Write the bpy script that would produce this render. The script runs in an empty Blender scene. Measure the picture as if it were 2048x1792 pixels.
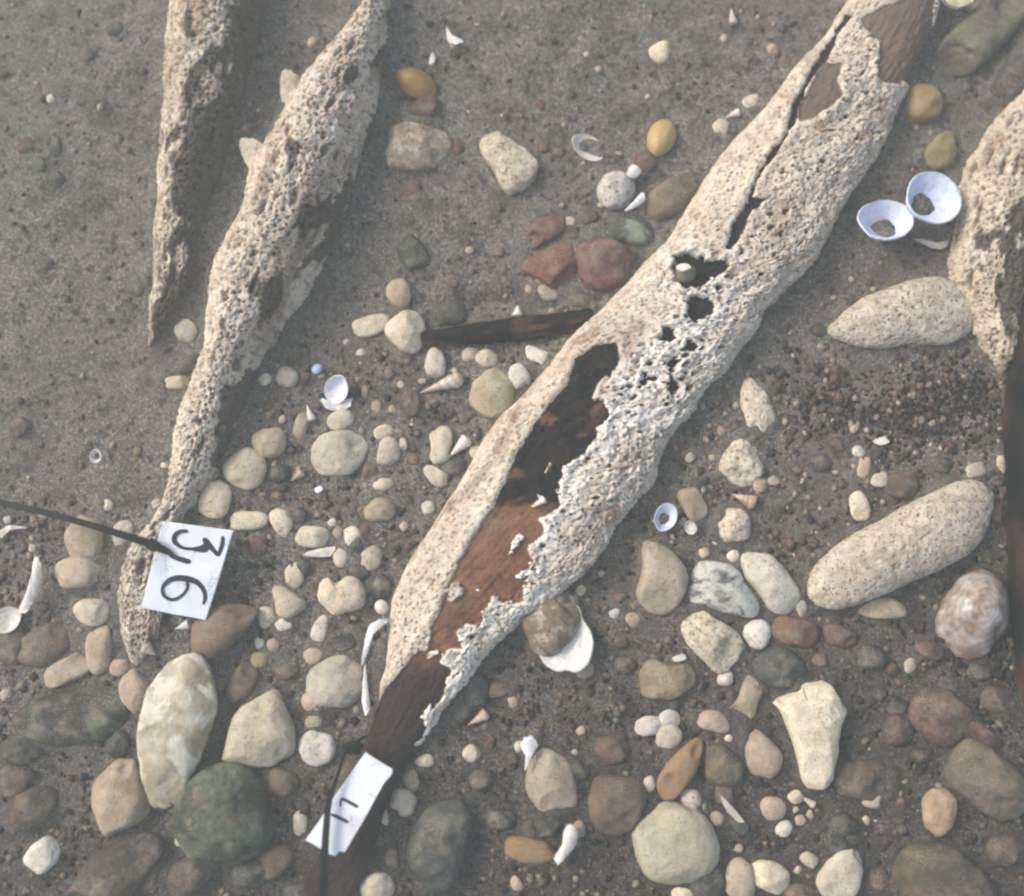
import bpy, math, random
import numpy as np
from mathutils import Vector, Matrix

sc = bpy.context.scene
R = math.radians

# ------------------------------------------------------------------ camera
PW, PH = 2048.0, 1792.0
HFOV, DIST, TILT = R(50.0), 0.60, R(7.0)
cam_d = bpy.data.cameras.new('camera')
cam = bpy.data.objects.new('camera', cam_d)
sc.collection.objects.link(cam)
CAM = Vector((0, -DIST * math.sin(TILT), DIST * math.cos(TILT)))
cam.location = CAM
cam.rotation_euler = (TILT, 0, 0)
cam_d.sensor_fit = 'HORIZONTAL'
cam_d.angle = HFOV
cam_d.clip_start, cam_d.clip_end = 0.01, 60
cam_d.dof.use_dof = True
cam_d.dof.focus_distance = DIST - 0.014
cam_d.dof.aperture_fstop = 2.2
sc.camera = cam

# ------------------------------------------------------------------ world, sun, exposure
SUN_EL, SUN_AZ = R(38), R(156)          # azimuth: direction the light comes from, measured from +X
world = bpy.data.worlds.new('World'); sc.world = world
world.use_nodes = True
wn = world.node_tree.nodes; wl = world.node_tree.links
bg = wn.get('Background') or wn.new('ShaderNodeBackground')
sky = wn.new('ShaderNodeTexSky'); sky.sky_type = 'NISHITA'; sky.sun_disc = False
sky.sun_elevation = SUN_EL
sky.sun_rotation = math.pi / 2 - SUN_AZ
sky.dust_density = 4.0
sky.air_density = 1.0
wl.new(sky.outputs[0], bg.inputs[0]); bg.inputs[1].default_value = 0.115
sun_d = bpy.data.lights.new('sun', 'SUN'); sun = bpy.data.objects.new('sun', sun_d)
sc.collection.objects.link(sun)
sun_d.energy = 1.3; sun_d.angle = R(18); sun_d.color = (1.0, 0.97, 0.92)
sdir = Vector((math.cos(SUN_EL) * math.cos(SUN_AZ), math.cos(SUN_EL) * math.sin(SUN_AZ), math.sin(SUN_EL)))
sun.rotation_euler = (-sdir).to_track_quat('-Z', 'Y').to_euler()
sun.location = sdir * 3
sc.view_settings.view_transform = 'Standard'; sc.view_settings.look = 'None'
sc.view_settings.exposure = 1.06; sc.view_settings.gamma = 1.0
sc.view_settings.use_curve_mapping = False
sc.render.engine = 'CYCLES'
sc.cycles.use_denoising = True
try: sc.cycles.denoiser = 'OPENIMAGEDENOISE'
except Exception: pass
sc.cycles.max_bounces = 6; sc.cycles.diffuse_bounces = 3; sc.cycles.volume_bounces = 1
sc.cycles.pixel_filter_type = 'BLACKMAN_HARRIS'; sc.cycles.filter_width = 2.3

# ------------------------------------------------------------------ pixel direction -> point at a height
FPX = (PW / 2) / math.tan(HFOV / 2)
_ct, _st = math.cos(TILT), math.sin(TILT)
def W(px, py, z=0.0):
    """where the ray through photo pixel (px,py) meets the horizontal plane at height z (arrays allowed)"""
    dx = (np.asarray(px, float) - PW / 2) / FPX
    dy = -(np.asarray(py, float) - PH / 2) / FPX
    wx, wy, wz = dx, dy * _ct + _st, dy * _st - _ct
    t = (z - CAM.z) / wz
    return np.stack([CAM.x + wx * t, CAM.y + wy * t], -1)
MM = 0.001
PXM = DIST / FPX            # metres per photo pixel at the centre

# ------------------------------------------------------------------ numpy noise
def _h(ix, iy, iz, seed):
    n = (ix.astype(np.int64) * 374761393 + iy.astype(np.int64) * 668265263 + iz.astype(np.int64) * 2147483647 + seed * 1442695041) & 0xffffffff
    n = ((n ^ (n >> 13)) * 1274126177) & 0xffffffff
    n = ((n ^ (n >> 16)) * 2246822519) & 0xffffffff
    return ((n ^ (n >> 15)) & 0xffffff) / float(0x1000000)
def vnoise(p, seed=0):
    i = np.floor(p).astype(np.int64); f = p - i; f = f * f * (3 - 2 * f)
    x, y, z = i[..., 0], i[..., 1], i[..., 2]
    fx, fy, fz = f[..., 0], f[..., 1], f[..., 2]
    def L(a, b, t): return a + (b - a) * t
    c = [[[_h(x + a, y + b, z + d, seed) for d in (0, 1)] for b in (0, 1)] for a in (0, 1)]
    v = L(L(L(c[0][0][0], c[1][0][0], fx), L(c[0][1][0], c[1][1][0], fx), fy),
          L(L(c[0][0][1], c[1][0][1], fx), L(c[0][1][1], c[1][1][1], fx), fy), fz)
    return v * 2 - 1
def fbm(p, octv=3, seed=0):
    s, a, t = 0, 1.0, 0
    for k in range(octv):
        s = s + a * vnoise(p * (2.03 ** k) + 17.3 * k, seed + k); t += a; a *= 0.5
    return s / t
def p3(x, y, z=None):
    return np.stack([x, y, np.zeros_like(x) if z is None else z], -1)
def sstep(a, b, x):
    t = np.clip((x - a) / (b - a), 0, 1); return t * t * (3 - 2 * t)
def pits2(u, v, cell, presence, rmin, rmax, seed):
    """round holes scattered over a cellular grid: (depth 0..1, rim 0..1)"""
    U, V = u / cell, v / cell
    iu, iv = np.floor(U).astype(np.int64), np.floor(V).astype(np.int64)
    best = np.zeros_like(U); rim = np.zeros_like(U); z0 = np.zeros_like(iu)
    for a in (-1, 0, 1):
        for b in (-1, 0, 1):
            cu, cv = iu + a, iv + b
            on = _h(cu, cv, z0 + 1, seed) < presence
            fu = cu + _h(cu, cv, z0 + 2, seed); fv = cv + _h(cu, cv, z0 + 3, seed)
            r = rmin + (rmax - rmin) * _h(cu, cv, z0 + 4, seed) ** 2
            asp = 0.7 + 0.6 * _h(cu, cv, z0 + 5, seed)
            d = np.sqrt(((U - fu) * asp) ** 2 + ((V - fv) / asp) ** 2) / r
            best = np.maximum(best, np.where(on, 1 - sstep(0.55, 1.0, d), 0))
            rim = np.maximum(rim, np.where(on, np.exp(-((d - 1.25) / 0.25) ** 2), 0))
    return best, rim
def pits3(p, cell, presence, rmin, rmax, seed):
    q = p / cell; i = np.floor(q).astype(np.int64); best = np.zeros(len(p))
    for a in (-1, 0, 1):
        for b in (-1, 0, 1):
            for c in (-1, 0, 1):
                x, y, z = i[:, 0] + a, i[:, 1] + b, i[:, 2] + c
                on = _h(x, y, z, seed) < presence
                r = rmin + (rmax - rmin) * _h(x, y, z, seed + 4) ** 2
                d = np.sqrt((q[:, 0] - x - _h(x, y, z, seed + 1)) ** 2 + (q[:, 1] - y - _h(x, y, z, seed + 2)) ** 2 + (q[:, 2] - z - _h(x, y, z, seed + 3)) ** 2) / r
                best = np.maximum(best, np.where(on, 1 - sstep(0.45, 1.0, d), 0))
    return best
def sdpoly(x, y, poly):
    """signed distance to a polygon, positive inside"""
    poly = np.asarray(poly); d = np.full(x.shape, 1e9); ins = np.zeros(x.shape, bool)
    for (x0, y0), (x1, y1) in zip(poly, np.roll(poly, -1, 0)):
        ex, ey = x1 - x0, y1 - y0
        t = np.clip(((x - x0) * ex + (y - y0) * ey) / (ex * ex + ey * ey + 1e-18), 0, 1)
        d = np.minimum(d, (x - x0 - t * ex) ** 2 + (y - y0 - t * ey) ** 2)
        c = (y0 > y) != (y1 > y)
        ins ^= c & (x < ex * (y - y0) / (ey if abs(ey) > 1e-12 else 1e-12) + x0)
    return np.where(ins, 1, -1) * np.sqrt(d)

# ------------------------------------------------------------------ materials
def lin(c):
    return tuple((v / 255 / 12.92 if v <= 10 else ((v / 255 + 0.055) / 1.055) ** 2.4) for v in c)
class NT:
    def __init__(s, name):
        s.m = bpy.data.materials.new(name); s.m.use_nodes = True
        s.t = s.m.node_tree; s.b = s.t.nodes['Principled BSDF']
    def n(s, typ, **kw):
        nd = s.t.nodes.new(typ)
        for k, v in kw.items():
            if k.startswith('i_'): nd.inputs[k[2:].replace('_', ' ')].default_value = v
            else: setattr(nd, k, v)
        return nd
    def l(s, a, b): s.t.links.new(a, b)
    def noise(s, vec, scale, detail=3, rough=0.55, dist=0.0):
        nd = s.n('ShaderNodeTexNoise', i_Scale=scale, i_Detail=detail, i_Roughness=rough, i_Distortion=dist)
        s.l(vec, nd.inputs['Vector']); return nd.outputs['Fac']
    def vor(s, vec, scale, feature='F1', rnd=1.0):
        nd = s.n('ShaderNodeTexVoronoi', feature=feature, i_Scale=scale, i_Randomness=rnd)
        s.l(vec, nd.inputs['Vector']); return nd
    def ramp(s, fac, stops, mode='LINEAR'):
        nd = s.n('ShaderNodeValToRGB'); cr = nd.color_ramp; cr.interpolation = mode
        while len(cr.elements) < len(stops): cr.elements.new(0.5)
        for e, (p, c) in zip(cr.elements, stops):
            e.position = p; e.color = (c[0], c[1], c[2], 1) if not isinstance(c, (int, float)) else (c, c, c, 1)
        s.l(fac, nd.inputs[0]); return nd.outputs[0]
    def mix(s, fac, a, b, mode='MIX'):
        nd = s.n('ShaderNodeMix', data_type='RGBA', blend_type=mode)
        for sock, v in ((nd.inputs[0], fac), (nd.inputs[6], a), (nd.inputs[7], b)):
            if isinstance(v, (int, float)): sock.default_value = v
            elif isinstance(v, tuple): sock.default_value = (v[0], v[1], v[2], 1)
            else: s.l(v, sock)
        return nd.outputs[2]
    def math(s, op, a, b=0.0):
        nd = s.n('ShaderNodeMath', operation=op)
        for sock, v in ((nd.inputs[0], a), (nd.inputs[1], b)):
            if isinstance(v, (int, float)): sock.default_value = v
            else: s.l(v, sock)
        return nd.outputs[0]
    def coords(s, rand=True, stretch=None):
        tc = s.n('ShaderNodeTexCoord'); v = tc.outputs['Object']
        if rand:
            oi = s.n('ShaderNodeObjectInfo')
            mul = s.n('ShaderNodeVectorMath', operation='SCALE'); mul.inputs[0].default_value = (1.3, 2.1, 0.7)
            s.l(oi.outputs['Random'], mul.inputs['Scale'])
            ad = s.n('ShaderNodeVectorMath', operation='ADD'); s.l(v, ad.inputs[0]); s.l(mul.outputs[0], ad.inputs[1]); v = ad.outputs[0]
        if stretch:
            ml = s.n('ShaderNodeVectorMath', operation='MULTIPLY'); s.l(v, ml.inputs[0]); ml.inputs[1].default_value = stretch; v = ml.outputs[0]
        return v
    def attr(s, name):
        return s.n('ShaderNodeAttribute', attribute_name=name)
    def objcol(s): return s.n('ShaderNodeObjectInfo').outputs['Color']
    def bump(s, h, strength, dist):
        nd = s.n('ShaderNodeBump', i_Strength=strength, i_Distance=dist); s.l(h, nd.inputs['Height']); s.l(nd.outputs[0], s.b.inputs['Normal']); return nd
    def out(s, col, rough=0.8, spec=0.25):
        s.l(col, s.b.inputs['Base Color']) if not isinstance(col, tuple) else setattr(s.b.inputs['Base Color'], 'default_value', (*col, 1))
        s.b.inputs['Roughness'].default_value = rough; s.b.inputs['Specular IOR Level'].default_value = spec
        return s.m

def mat_sand():
    t = NT('sand'); v = t.coords(False)
    vo = t.vor(v, 1250); vo2 = t.vor(v, 420)
    sep = t.n('ShaderNodeSeparateColor'); t.l(vo.outputs['Color'], sep.inputs[0])
    grain = t.ramp(sep.outputs[0], [(0, lin((50, 47, 43))), (0.25, lin((90, 84, 76))), (0.5, lin((117, 109, 99))), (0.8, lin((143, 133, 120))), (0.95, lin((186, 175, 158)))])
    big = t.noise(v, 9, 4, 0.6)
    mid = t.noise(v, 60, 4, 0.65)
    c = t.mix(t.ramp(big, [(0.35, 0.0), (0.65, 1.0)]), grain, t.mix(0.55, grain, lin((108, 99, 87))))
    c = t.mix(0.30, c, lin((98, 93, 85)))
    c = t.mix(t.ramp(mid, [(0.36, 0.55), (0.55, 0.0)]), c, lin((74, 65, 58)))
    blot = t.noise(v, 150, 3, 0.6, 0.3); blob = t.noise(v, 22, 2)
    c = t.mix(t.math('MULTIPLY', t.ramp(blot, [(0.30, 0.8), (0.42, 0.0)]), t.ramp(blob, [(0.42, 0.0), (0.58, 1.0)])), c, lin((56, 51, 46)))
    # reddish brown gravelly sand, shaded gaps and dim corners painted in; grey silt elsewhere
    sp = t.n('ShaderNodeSeparateXYZ'); t.l(v, sp.inputs[0])
    k = t.math('ADD', t.math('MULTIPLY', sp.outputs[0], 0.9), t.math('MULTIPLY', sp.outputs[1], -4.0))
    k = t.math('ADD', k, t.math('MULTIPLY', t.math('SUBTRACT', mid, 0.5), 1.6))
    c = t.mix(t.ramp(k, [(0.25, 0.0), (0.80, 0.9)]), c, t.mix(0.25, lin((36, 31, 28)), grain))
    k2 = t.math('SUBTRACT', t.math('MULTIPLY', sp.outputs[1], 2.0), t.math('MULTIPLY', sp.outputs[0], 2.0))
    c = t.mix(t.ramp(k2, [(0.1, 0.0), (0.9, 0.55)]), c, t.mix(0.5, grain, lin((88, 88, 82))))
    # black rotten-wood silt lying in a few places
    for qx, qy, ax, ay in ((1780, 840, 0.050, 0.016), (1900, 790, 0.026, 0.016), (1640, 800, 0.022, 0.010), (975, 590, 0.020, 0.007), (1985, 1320, 0.020, 0.034), (230, 230, 0.030, 0.018), (150, 400, 0.022, 0.016)):
        w_ = W(qx, qy, 0.0)
        vm = t.n('ShaderNodeVectorMath', operation='SUBTRACT'); t.l(v, vm.inputs[0]); vm.inputs[1].default_value = (float(w_[0]), float(w_[1]), 0)
        vs = t.n('ShaderNodeVectorMath', operation='MULTIPLY'); t.l(vm.outputs[0], vs.inputs[0]); vs.inputs[1].default_value = (1 / ax, 1 / ay, 0)
        vl_ = t.n('ShaderNodeVectorMath', operation='LENGTH'); t.l(vs.outputs[0], vl_.inputs[0])
        dd_ = t.math('ADD', vl_.outputs['Value'], t.math('ADD', t.math('MULTIPLY', t.math('SUBTRACT', mid, 0.5), 2.6), t.math('MULTIPLY', t.math('SUBTRACT', blot, 0.5), 2.4)))
        c = t.mix(t.ramp(dd_, [(0.45, 0.8 if qx > 800 else 0.4), (1.15, 0.0)]), c, t.mix(0.25, lin((36, 30, 27)), grain))
    sep2 = t.n('ShaderNodeSeparateColor'); t.l(vo2.outputs['Color'], sep2.inputs[0])
    c = t.mix(t.ramp(sep2.outputs[1], [(0.9, 0.0), (0.93, 0.7)]), c, lin((60, 50, 46)))
    h = t.math('ADD', t.math('MULTIPLY', vo.outputs['Distance'], -0.6), t.math('MULTIPLY', t.noise(v, 1400, 2), 0.6))
    t.bump(h, 0.7, 0.0006)
    return t.out(c, 0.9, 0.12)

def mat_stone(name, speck=0.5, speck_scale=900, dark=(70, 62, 52), mottle=0.25, mottle_scale=90, light=None, bump=0.5, rough=0.85, lichen=None, pore=0.0, silt_amt=0.32, grey=0.05):
    t = NT(name); v = t.coords(True); oc = t.objcol()
    lo = t.noise(v, mottle_scale, 5, 0.62, 0.4)
    oc = t.mix(grey, oc, lin((128, 120, 108)))
    vein = t.ramp(t.noise(v, mottle_scale * 0.6, 3, 0.5, 1.2), [(0.485, 0.0), (0.5, 0.35), (0.515, 0.0)])
    oc = t.mix(vein, oc, lin(dark))
    c = t.mix(t.ramp(lo, [(0.32, mottle), (0.52, 0.0)]), oc, t.mix(1.0, oc, lin((150, 140, 128)), 'MULTIPLY'))
    c = t.mix(t.ramp(lo, [(0.5, 0.0), (0.72, mottle * 1.4)]), c, light and lin(light) or t.mix(0.5, oc, (0.8, 0.78, 0.72)))
    sp = t.noise(v, speck_scale, 2, 0.7)
    c = t.mix(t.ramp(sp, [(0.30, speck), (0.44, 0.0)]), c, lin(dark))
    hsum = t.math('ADD', t.math('MULTIPLY', sp, 0.8), t.math('MULTIPLY', t.noise(v, 260, 4, 0.6), 1.2))
    if pore:
        vo = t.vor(v, 420)
        pr = t.ramp(vo.outputs['Distance'], [(0.10, 1.0), (0.26, 0.0)])
        keep = t.ramp(t.noise(v, 120, 2), [(0.45, 0.0), (0.55, 1.0)])
        f = t.math('MULTIPLY', pr, keep)
        c = t.mix(t.math('MULTIPLY', f, pore), c, lin(dark))
        hsum = t.math('SUBTRACT', hsum, t.math('MULTIPLY', f, 1.6))
    if lichen:
        f = t.ramp(t.noise(v, 55, 4, 0.6, 0.6), [(0.5, 0.0), (0.58, 0.9)])
        c = t.mix(f, c, lin(lichen))
    # thin drifts of silt lying on the upper side
    ge = t.n('ShaderNodeNewGeometry'); sx = t.n('ShaderNodeSeparateXYZ'); t.l(ge.outputs['Normal'], sx.inputs[0])
    silt = t.math('MULTIPLY', t.ramp(sx.outputs[2], [(0.75, 0.0), (1.0, 1.0)]), t.ramp(t.noise(v, 140, 4, 0.6), [(0.46, 0.0), (0.66, silt_amt)]))
    c = t.mix(silt, c, lin((136, 124, 106)))
    dust = t.math('MULTIPLY', t.ramp(t.noise(v, 1300, 2, 0.8), [(0.52, 0.0), (0.62, 1.0)]), t.ramp(t.noise(v, 75, 3), [(0.4, 0.1), (0.65, silt_amt * 1.2)]))
    c = t.mix(dust, c, lin((168, 155, 134)))
    t.bump(hsum, bump, 0.0007)
    return t.out(c, rough, 0.2)

def mat_crust(name, a, b, dk, grain=None):
    """pale bored crust of a waterlogged timber"""
    t = NT(name); v = t.coords(False); st = t.attr('stain').outputs['Fac']; pt = t.attr('pit').outputs['Fac']
    n1 = t.noise(v, 70, 5, 0.6, 0.3); n2 = t.noise(v, 330, 4, 0.65); n3 = t.noise(v, 1100, 2, 0.7)
    c = t.mix(t.ramp(n1, [(0.35, 0.0), (0.62, 1.0)]), lin(a), lin(b))
    c = t.mix(t.ramp(n2, [(0.28, 0.75), (0.47, 0.0)]), c, lin(dk))
    c = t.mix(t.ramp(n3, [(0.32, 0.45), (0.45, 0.0)]), c, lin(dk))
    c = t.mix(t.ramp(n2, [(0.56, 0.0), (0.72, 0.5)]), c, lin((226, 214, 198)))
    c = t.mix(st, c, t.mix(n2, lin(dk), lin((128, 98, 78))))
    c = t.mix(t.math('MULTIPLY', t.attr('white').outputs['Fac'], t.ramp(n2, [(0.30, 0.25), (0.52, 1.0)])), c, lin((238, 230, 217)))
    c = t.mix(t.ramp(t.noise(v, 34, 5, 0.62, 0.6), [(0.52, 0.0), (0.68, 0.4)]), c, t.mix(n3, lin((118, 106, 92)), lin((166, 152, 132))))
    c = t.mix(t.ramp(t.noise(v, 47, 5, 0.6, 0.9), [(0.58, 0.0), (0.68, 0.6)]), c, lin((140, 98, 70)))
    c = t.mix(t.ramp(t.noise(v, 90, 4, 0.6, 0.5), [(0.58, 0.0), (0.68, 0.6)]), c, lin((228, 220, 207)))
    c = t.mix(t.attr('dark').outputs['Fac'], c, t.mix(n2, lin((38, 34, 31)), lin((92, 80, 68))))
    c = t.mix(t.math('MULTIPLY', pt, 0.8), c, lin((66, 55, 47)))
    t.bump(t.math('ADD', n2, t.math('MULTIPLY', n3, 0.6)), 0.7, 0.0008)
    return t.out(c, 0.9, 0.12)

def mat_wood(name):
    """bare old wood: brown where sound, black where charred (attribute char)"""
    t = NT(name); v = t.coords(False); ch = t.attr('char').outputs['Fac']; st = t.attr('stain').outputs['Fac']
    n1 = t.noise(v, 60, 5, 0.6, 0.5); n2 = t.noise(v, 420, 4, 0.7)
    br = t.mix(t.ramp(n1, [(0.3, 0.0), (0.65, 1.0)]), lin((100, 66, 48)), lin((142, 100, 72)))
    br = t.mix(st, br, t.mix(n2, lin((34, 27, 27)), lin((66, 50, 46))))
    br = t.mix(t.ramp(n2, [(0.3, 0.6), (0.48, 0.0)]), br, lin((62, 40, 32)))
    bk = t.mix(t.ramp(n1, [(0.45, 0.0), (0.62, 1.0)]), lin((10, 10, 11)), lin((34, 24, 22)))
    bk = t.mix(t.ramp(n2, [(0.66, 0.0), (0.74, 0.6)]), bk, lin((110, 100, 96)))
    c = t.mix(ch, br, bk)
    c = t.mix(t.attr('silt').outputs['Fac'], c, t.mix(t.noise(v, 800, 3, 0.7), lin((82, 70, 60)), lin((144, 124, 104))))
    t.bump(t.math('ADD', t.math('MULTIPLY', n1, 0.6), n2), 0.75, 0.0011)
    return t.out(c, 0.75, 0.15)

def mat_shell(name, inner, rough=0.35, ridge=True, tint=None):
    t = NT(name); v = t.coords(True)
    n = t.noise(v, 120, 3); n2 = t.noise(v, 700, 3)
    oc = t.objcol()
    c = t.mix(t.ramp(n, [(0.4, 0.0), (0.7, 0.6)]), oc, lin(inner))
    c = t.mix(t.ramp(n2, [(0.3, 0.35), (0.42, 0.0)]), c, lin((112, 98, 80)))
    c = t.mix(t.ramp(t.noise(v, 260, 3, 0.7), [(0.5, 0.0), (0.7, 0.45)]), c, lin((168, 152, 128)))
    if ridge:
        r = t.attr('ridge').outputs['Fac']
        c = t.mix(t.math('MULTIPLY', r, 0.35), c, t.mix(1.0, oc, lin((170, 140, 105)), 'MULTIPLY'))
    c = t.mix(t.attr('outer').outputs['Fac'], c, t.mix(n, lin((92, 94, 78)), lin((150, 146, 124))))
    t.bump(n2, 0.25, 0.0004)
    return t.out(c, rough, 0.5)

def mat_plain(name, col, rough=0.5, spec=0.4, noise=0.0, dirt=None):
    t = NT(name); v = t.coords(False)
    c = t.mix(t.ramp(t.noise(v, 300, 4), [(0.35, noise), (0.6, 0.0)]), lin(col), tuple(x * 0.6 for x in lin(col)))
    if dirt:
        f = t.math('MULTIPLY', t.ramp(t.noise(v, 95, 4, 0.6), [(0.52, 0.0), (0.68, 0.7)]), t.ramp(t.noise(v, 900, 3), [(0.45, 0.0), (0.6, 1.0)]))
        c = t.mix(f, c, lin(dirt))
        c = t.mix(t.ramp(t.noise(v, 40, 3), [(0.45, 0.0), (0.75, 0.30)]), c, lin((168, 160, 140)))
    return t.out(c, rough, spec)

def mat_attrcol(name, rough=0.8):
    t = NT(name); v = t.coords(False)
    c = t.attr('Col').outputs['Color']
    c = t.mix(t.ramp(t.noise(v, 900, 2), [(0.3, 0.4), (0.5, 0.0)]), c, t.mix(1.0, c, lin((140, 130, 120)), 'MULTIPLY'))
    return t.out(c, rough, 0.2)

M = dict(
    sand=mat_sand(),
    lime=mat_stone('pale_speckled_stone', 0.55, 800, (112, 98, 78), 0.3, 100, None, 0.55, pore=0.55),
    smooth=mat_stone('smooth_pale_stone', 0.3, 1000, (120, 108, 88), 0.25, 60, None, 0.3),
    dark=mat_stone('dark_slate_stone', 0.5, 700, (26, 27, 28), 0.35, 70, (92, 92, 86), 0.4, 0.6, silt_amt=0.62, grey=0.10),
    red=mat_stone('red_brown_stone', 0.6, 700, (52, 30, 28), 0.45, 110, (146, 104, 92), 0.5, 0.75, silt_amt=0.62, grey=0.10),
    brown=mat_stone('brown_stone', 0.4, 800, (58, 44, 34), 0.35, 60, (150, 122, 96), 0.35, 0.7, silt_amt=0.62, grey=0.10),
    green=mat_stone('green_stone', 0.5, 400, (30, 42, 30), 0.6, 45, (128, 142, 112), 0.5, 0.75, silt_amt=0.62, grey=0.10),
    mottled=mat_stone('mottled_black_white_stone', 0.5, 500, (40, 40, 40), 0.3, 60, None, 0.5, 0.8, lichen=(62, 62, 60)),
    pitted=mat_stone('pitted_stone', 0.9, 480, (82, 70, 58), 0.5, 160, (224, 212, 194), 0.8, 0.9, pore=0.9),
    patch=mat_stone('white_patched_stone', 0.4, 700, (96, 84, 66), 0.5, 45, (226, 222, 210), 0.5, 0.75, lichen=(214, 208, 190)),
    crust=mat_crust('pale_timber_crust', (202, 182, 160), (220, 206, 186), (112, 92, 76)),
    crust_b=mat_crust('grey_timber_crust', (188, 170, 146), (212, 197, 174), (86, 76, 66)),
    wood=mat_wood('bare_dark_wood'),
    shell=mat_shell('white_shell', (240, 238, 236)),
    shell_y=mat_shell('yellow_shell', (196, 158, 84), 0.5),
    tag=mat_plain('white_plastic', (232, 236, 244), 0.35, 0.5, 0.04, dirt=(110, 100, 92)),
    ink=mat_plain('black_ink', (34, 36, 52), 0.6, 0.2, 0.1),
    cord=mat_plain('black_nylon', (9, 10, 12), 0.6, 0.2, 0.1),
    grit=mat_attrcol('gravel_grains'),
    stick=mat_plain('charred_stick', (30, 29, 29), 0.7, 0.3, 0.3),
)

# ------------------------------------------------------------------ object helpers
def mesh_np(name, verts, faces, smooth=True):
    """verts Nx3, faces Mx3 or Mx4 int array"""
    me = bpy.data.meshes.new(name); verts = np.ascontiguousarray(verts, np.float32); faces = np.ascontiguousarray(faces, np.int32)
    k = faces.shape[1]
    me.vertices.add(len(verts)); me.vertices.foreach_set('co', verts.ravel())
    me.loops.add(faces.size); me.loops.foreach_set('vertex_index', faces.ravel())
    me.polygons.add(len(faces)); me.polygons.foreach_set('loop_start', np.arange(0, faces.size, k, dtype=np.int32))
    try: me.polygons.foreach_set('loop_total', np.full(len(faces), k, np.int32))
    except Exception: pass
    me.polygons.foreach_set('use_smooth', np.full(len(faces), smooth, bool))
    me.update(calc_edges=True); me.validate()
    return me
def attr_set(me, name, vals):
    a = me.attributes.new(name, 'FLOAT', 'POINT'); a.data.foreach_set('value', np.ascontiguousarray(vals, np.float32))
def link(name, me, mat=None, parent=None, loc=None, col=None):
    o = bpy.data.objects.new(name, me); sc.collection.objects.link(o)
    if mat is not None and me is not None: me.materials.clear(); me.materials.append(mat)
    if parent is not None: o.parent = parent
    if loc is not None: o.location = loc
    if col is not None: o.color = (*lin(col), 1)
    return o
def tag(o, label, cat, group=None, kind=None):
    if label: o['label'] = label
    if cat: o['category'] = cat
    if group: o['group'] = group
    if kind: o['kind'] = kind
    return o
def empty(name, loc):
    o = bpy.data.objects.new(name, None); sc.collection.objects.link(o); o.location = loc; o.empty_display_size = 0.01; return o
def grid_faces(n, m, wrap_m=False, off=0):
    i = np.arange(n - 1)[:, None]; j = np.arange(m if wrap_m else m - 1)[None, :]
    j2 = (j + 1) % m
    return np.stack([i * m + j, i * m + j2, (i + 1) * m + j2, (i + 1) * m + j], -1).reshape(-1, 4) + off

# ------------------------------------------------------------------ ground
def ground_z(x, y):
    x = np.asarray(x, float); y = np.asarray(y, float)
    z = 4.5 * MM * fbm(p3(x / 0.09, y / 0.09), 2, 3) + 2.3 * MM * fbm(p3(x / 0.017, y / 0.014), 2, 7)
    return z
def axis(half, step, far):
    a = list(np.arange(0, half, step)); d = step
    while a[-1] < far: d *= 1.22; a.append(a[-1] + d)
    a[-1] = far; a = np.array(a); return np.concatenate([-a[:0:-1], a])
# ------------------------------------------------------------------ timbers
def resample(pts, n):
    p = np.asarray(pts, float); d = np.r_[0, np.cumsum(np.hypot(*np.diff(p, axis=0).T))]
    # Catmull-Rom through the points, then even spacing
    k = np.linspace(0, len(p) - 1, 40 * len(p)); i = np.minimum(k.astype(int), len(p) - 2); t = (k - i)[:, None]
    P = np.vstack([2 * p[0] - p[1], p, 2 * p[-1] - p[-2]])
    a, b, c, e = P[i], P[i + 1], P[i + 2], P[i + 3]
    q = 0.5 * (2 * b + (c - a) * t + (2 * a - 5 * b + 4 * c - e) * t ** 2 + (3 * b - a - 3 * c + e) * t ** 3)
    d = np.r_[0, np.cumsum(np.hypot(*np.diff(q, axis=0).T))]
    s = np.linspace(0, d[-1], n)
    return np.stack([np.interp(s, d, q[:, 0]), np.interp(s, d, q[:, 1])], -1)

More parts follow.
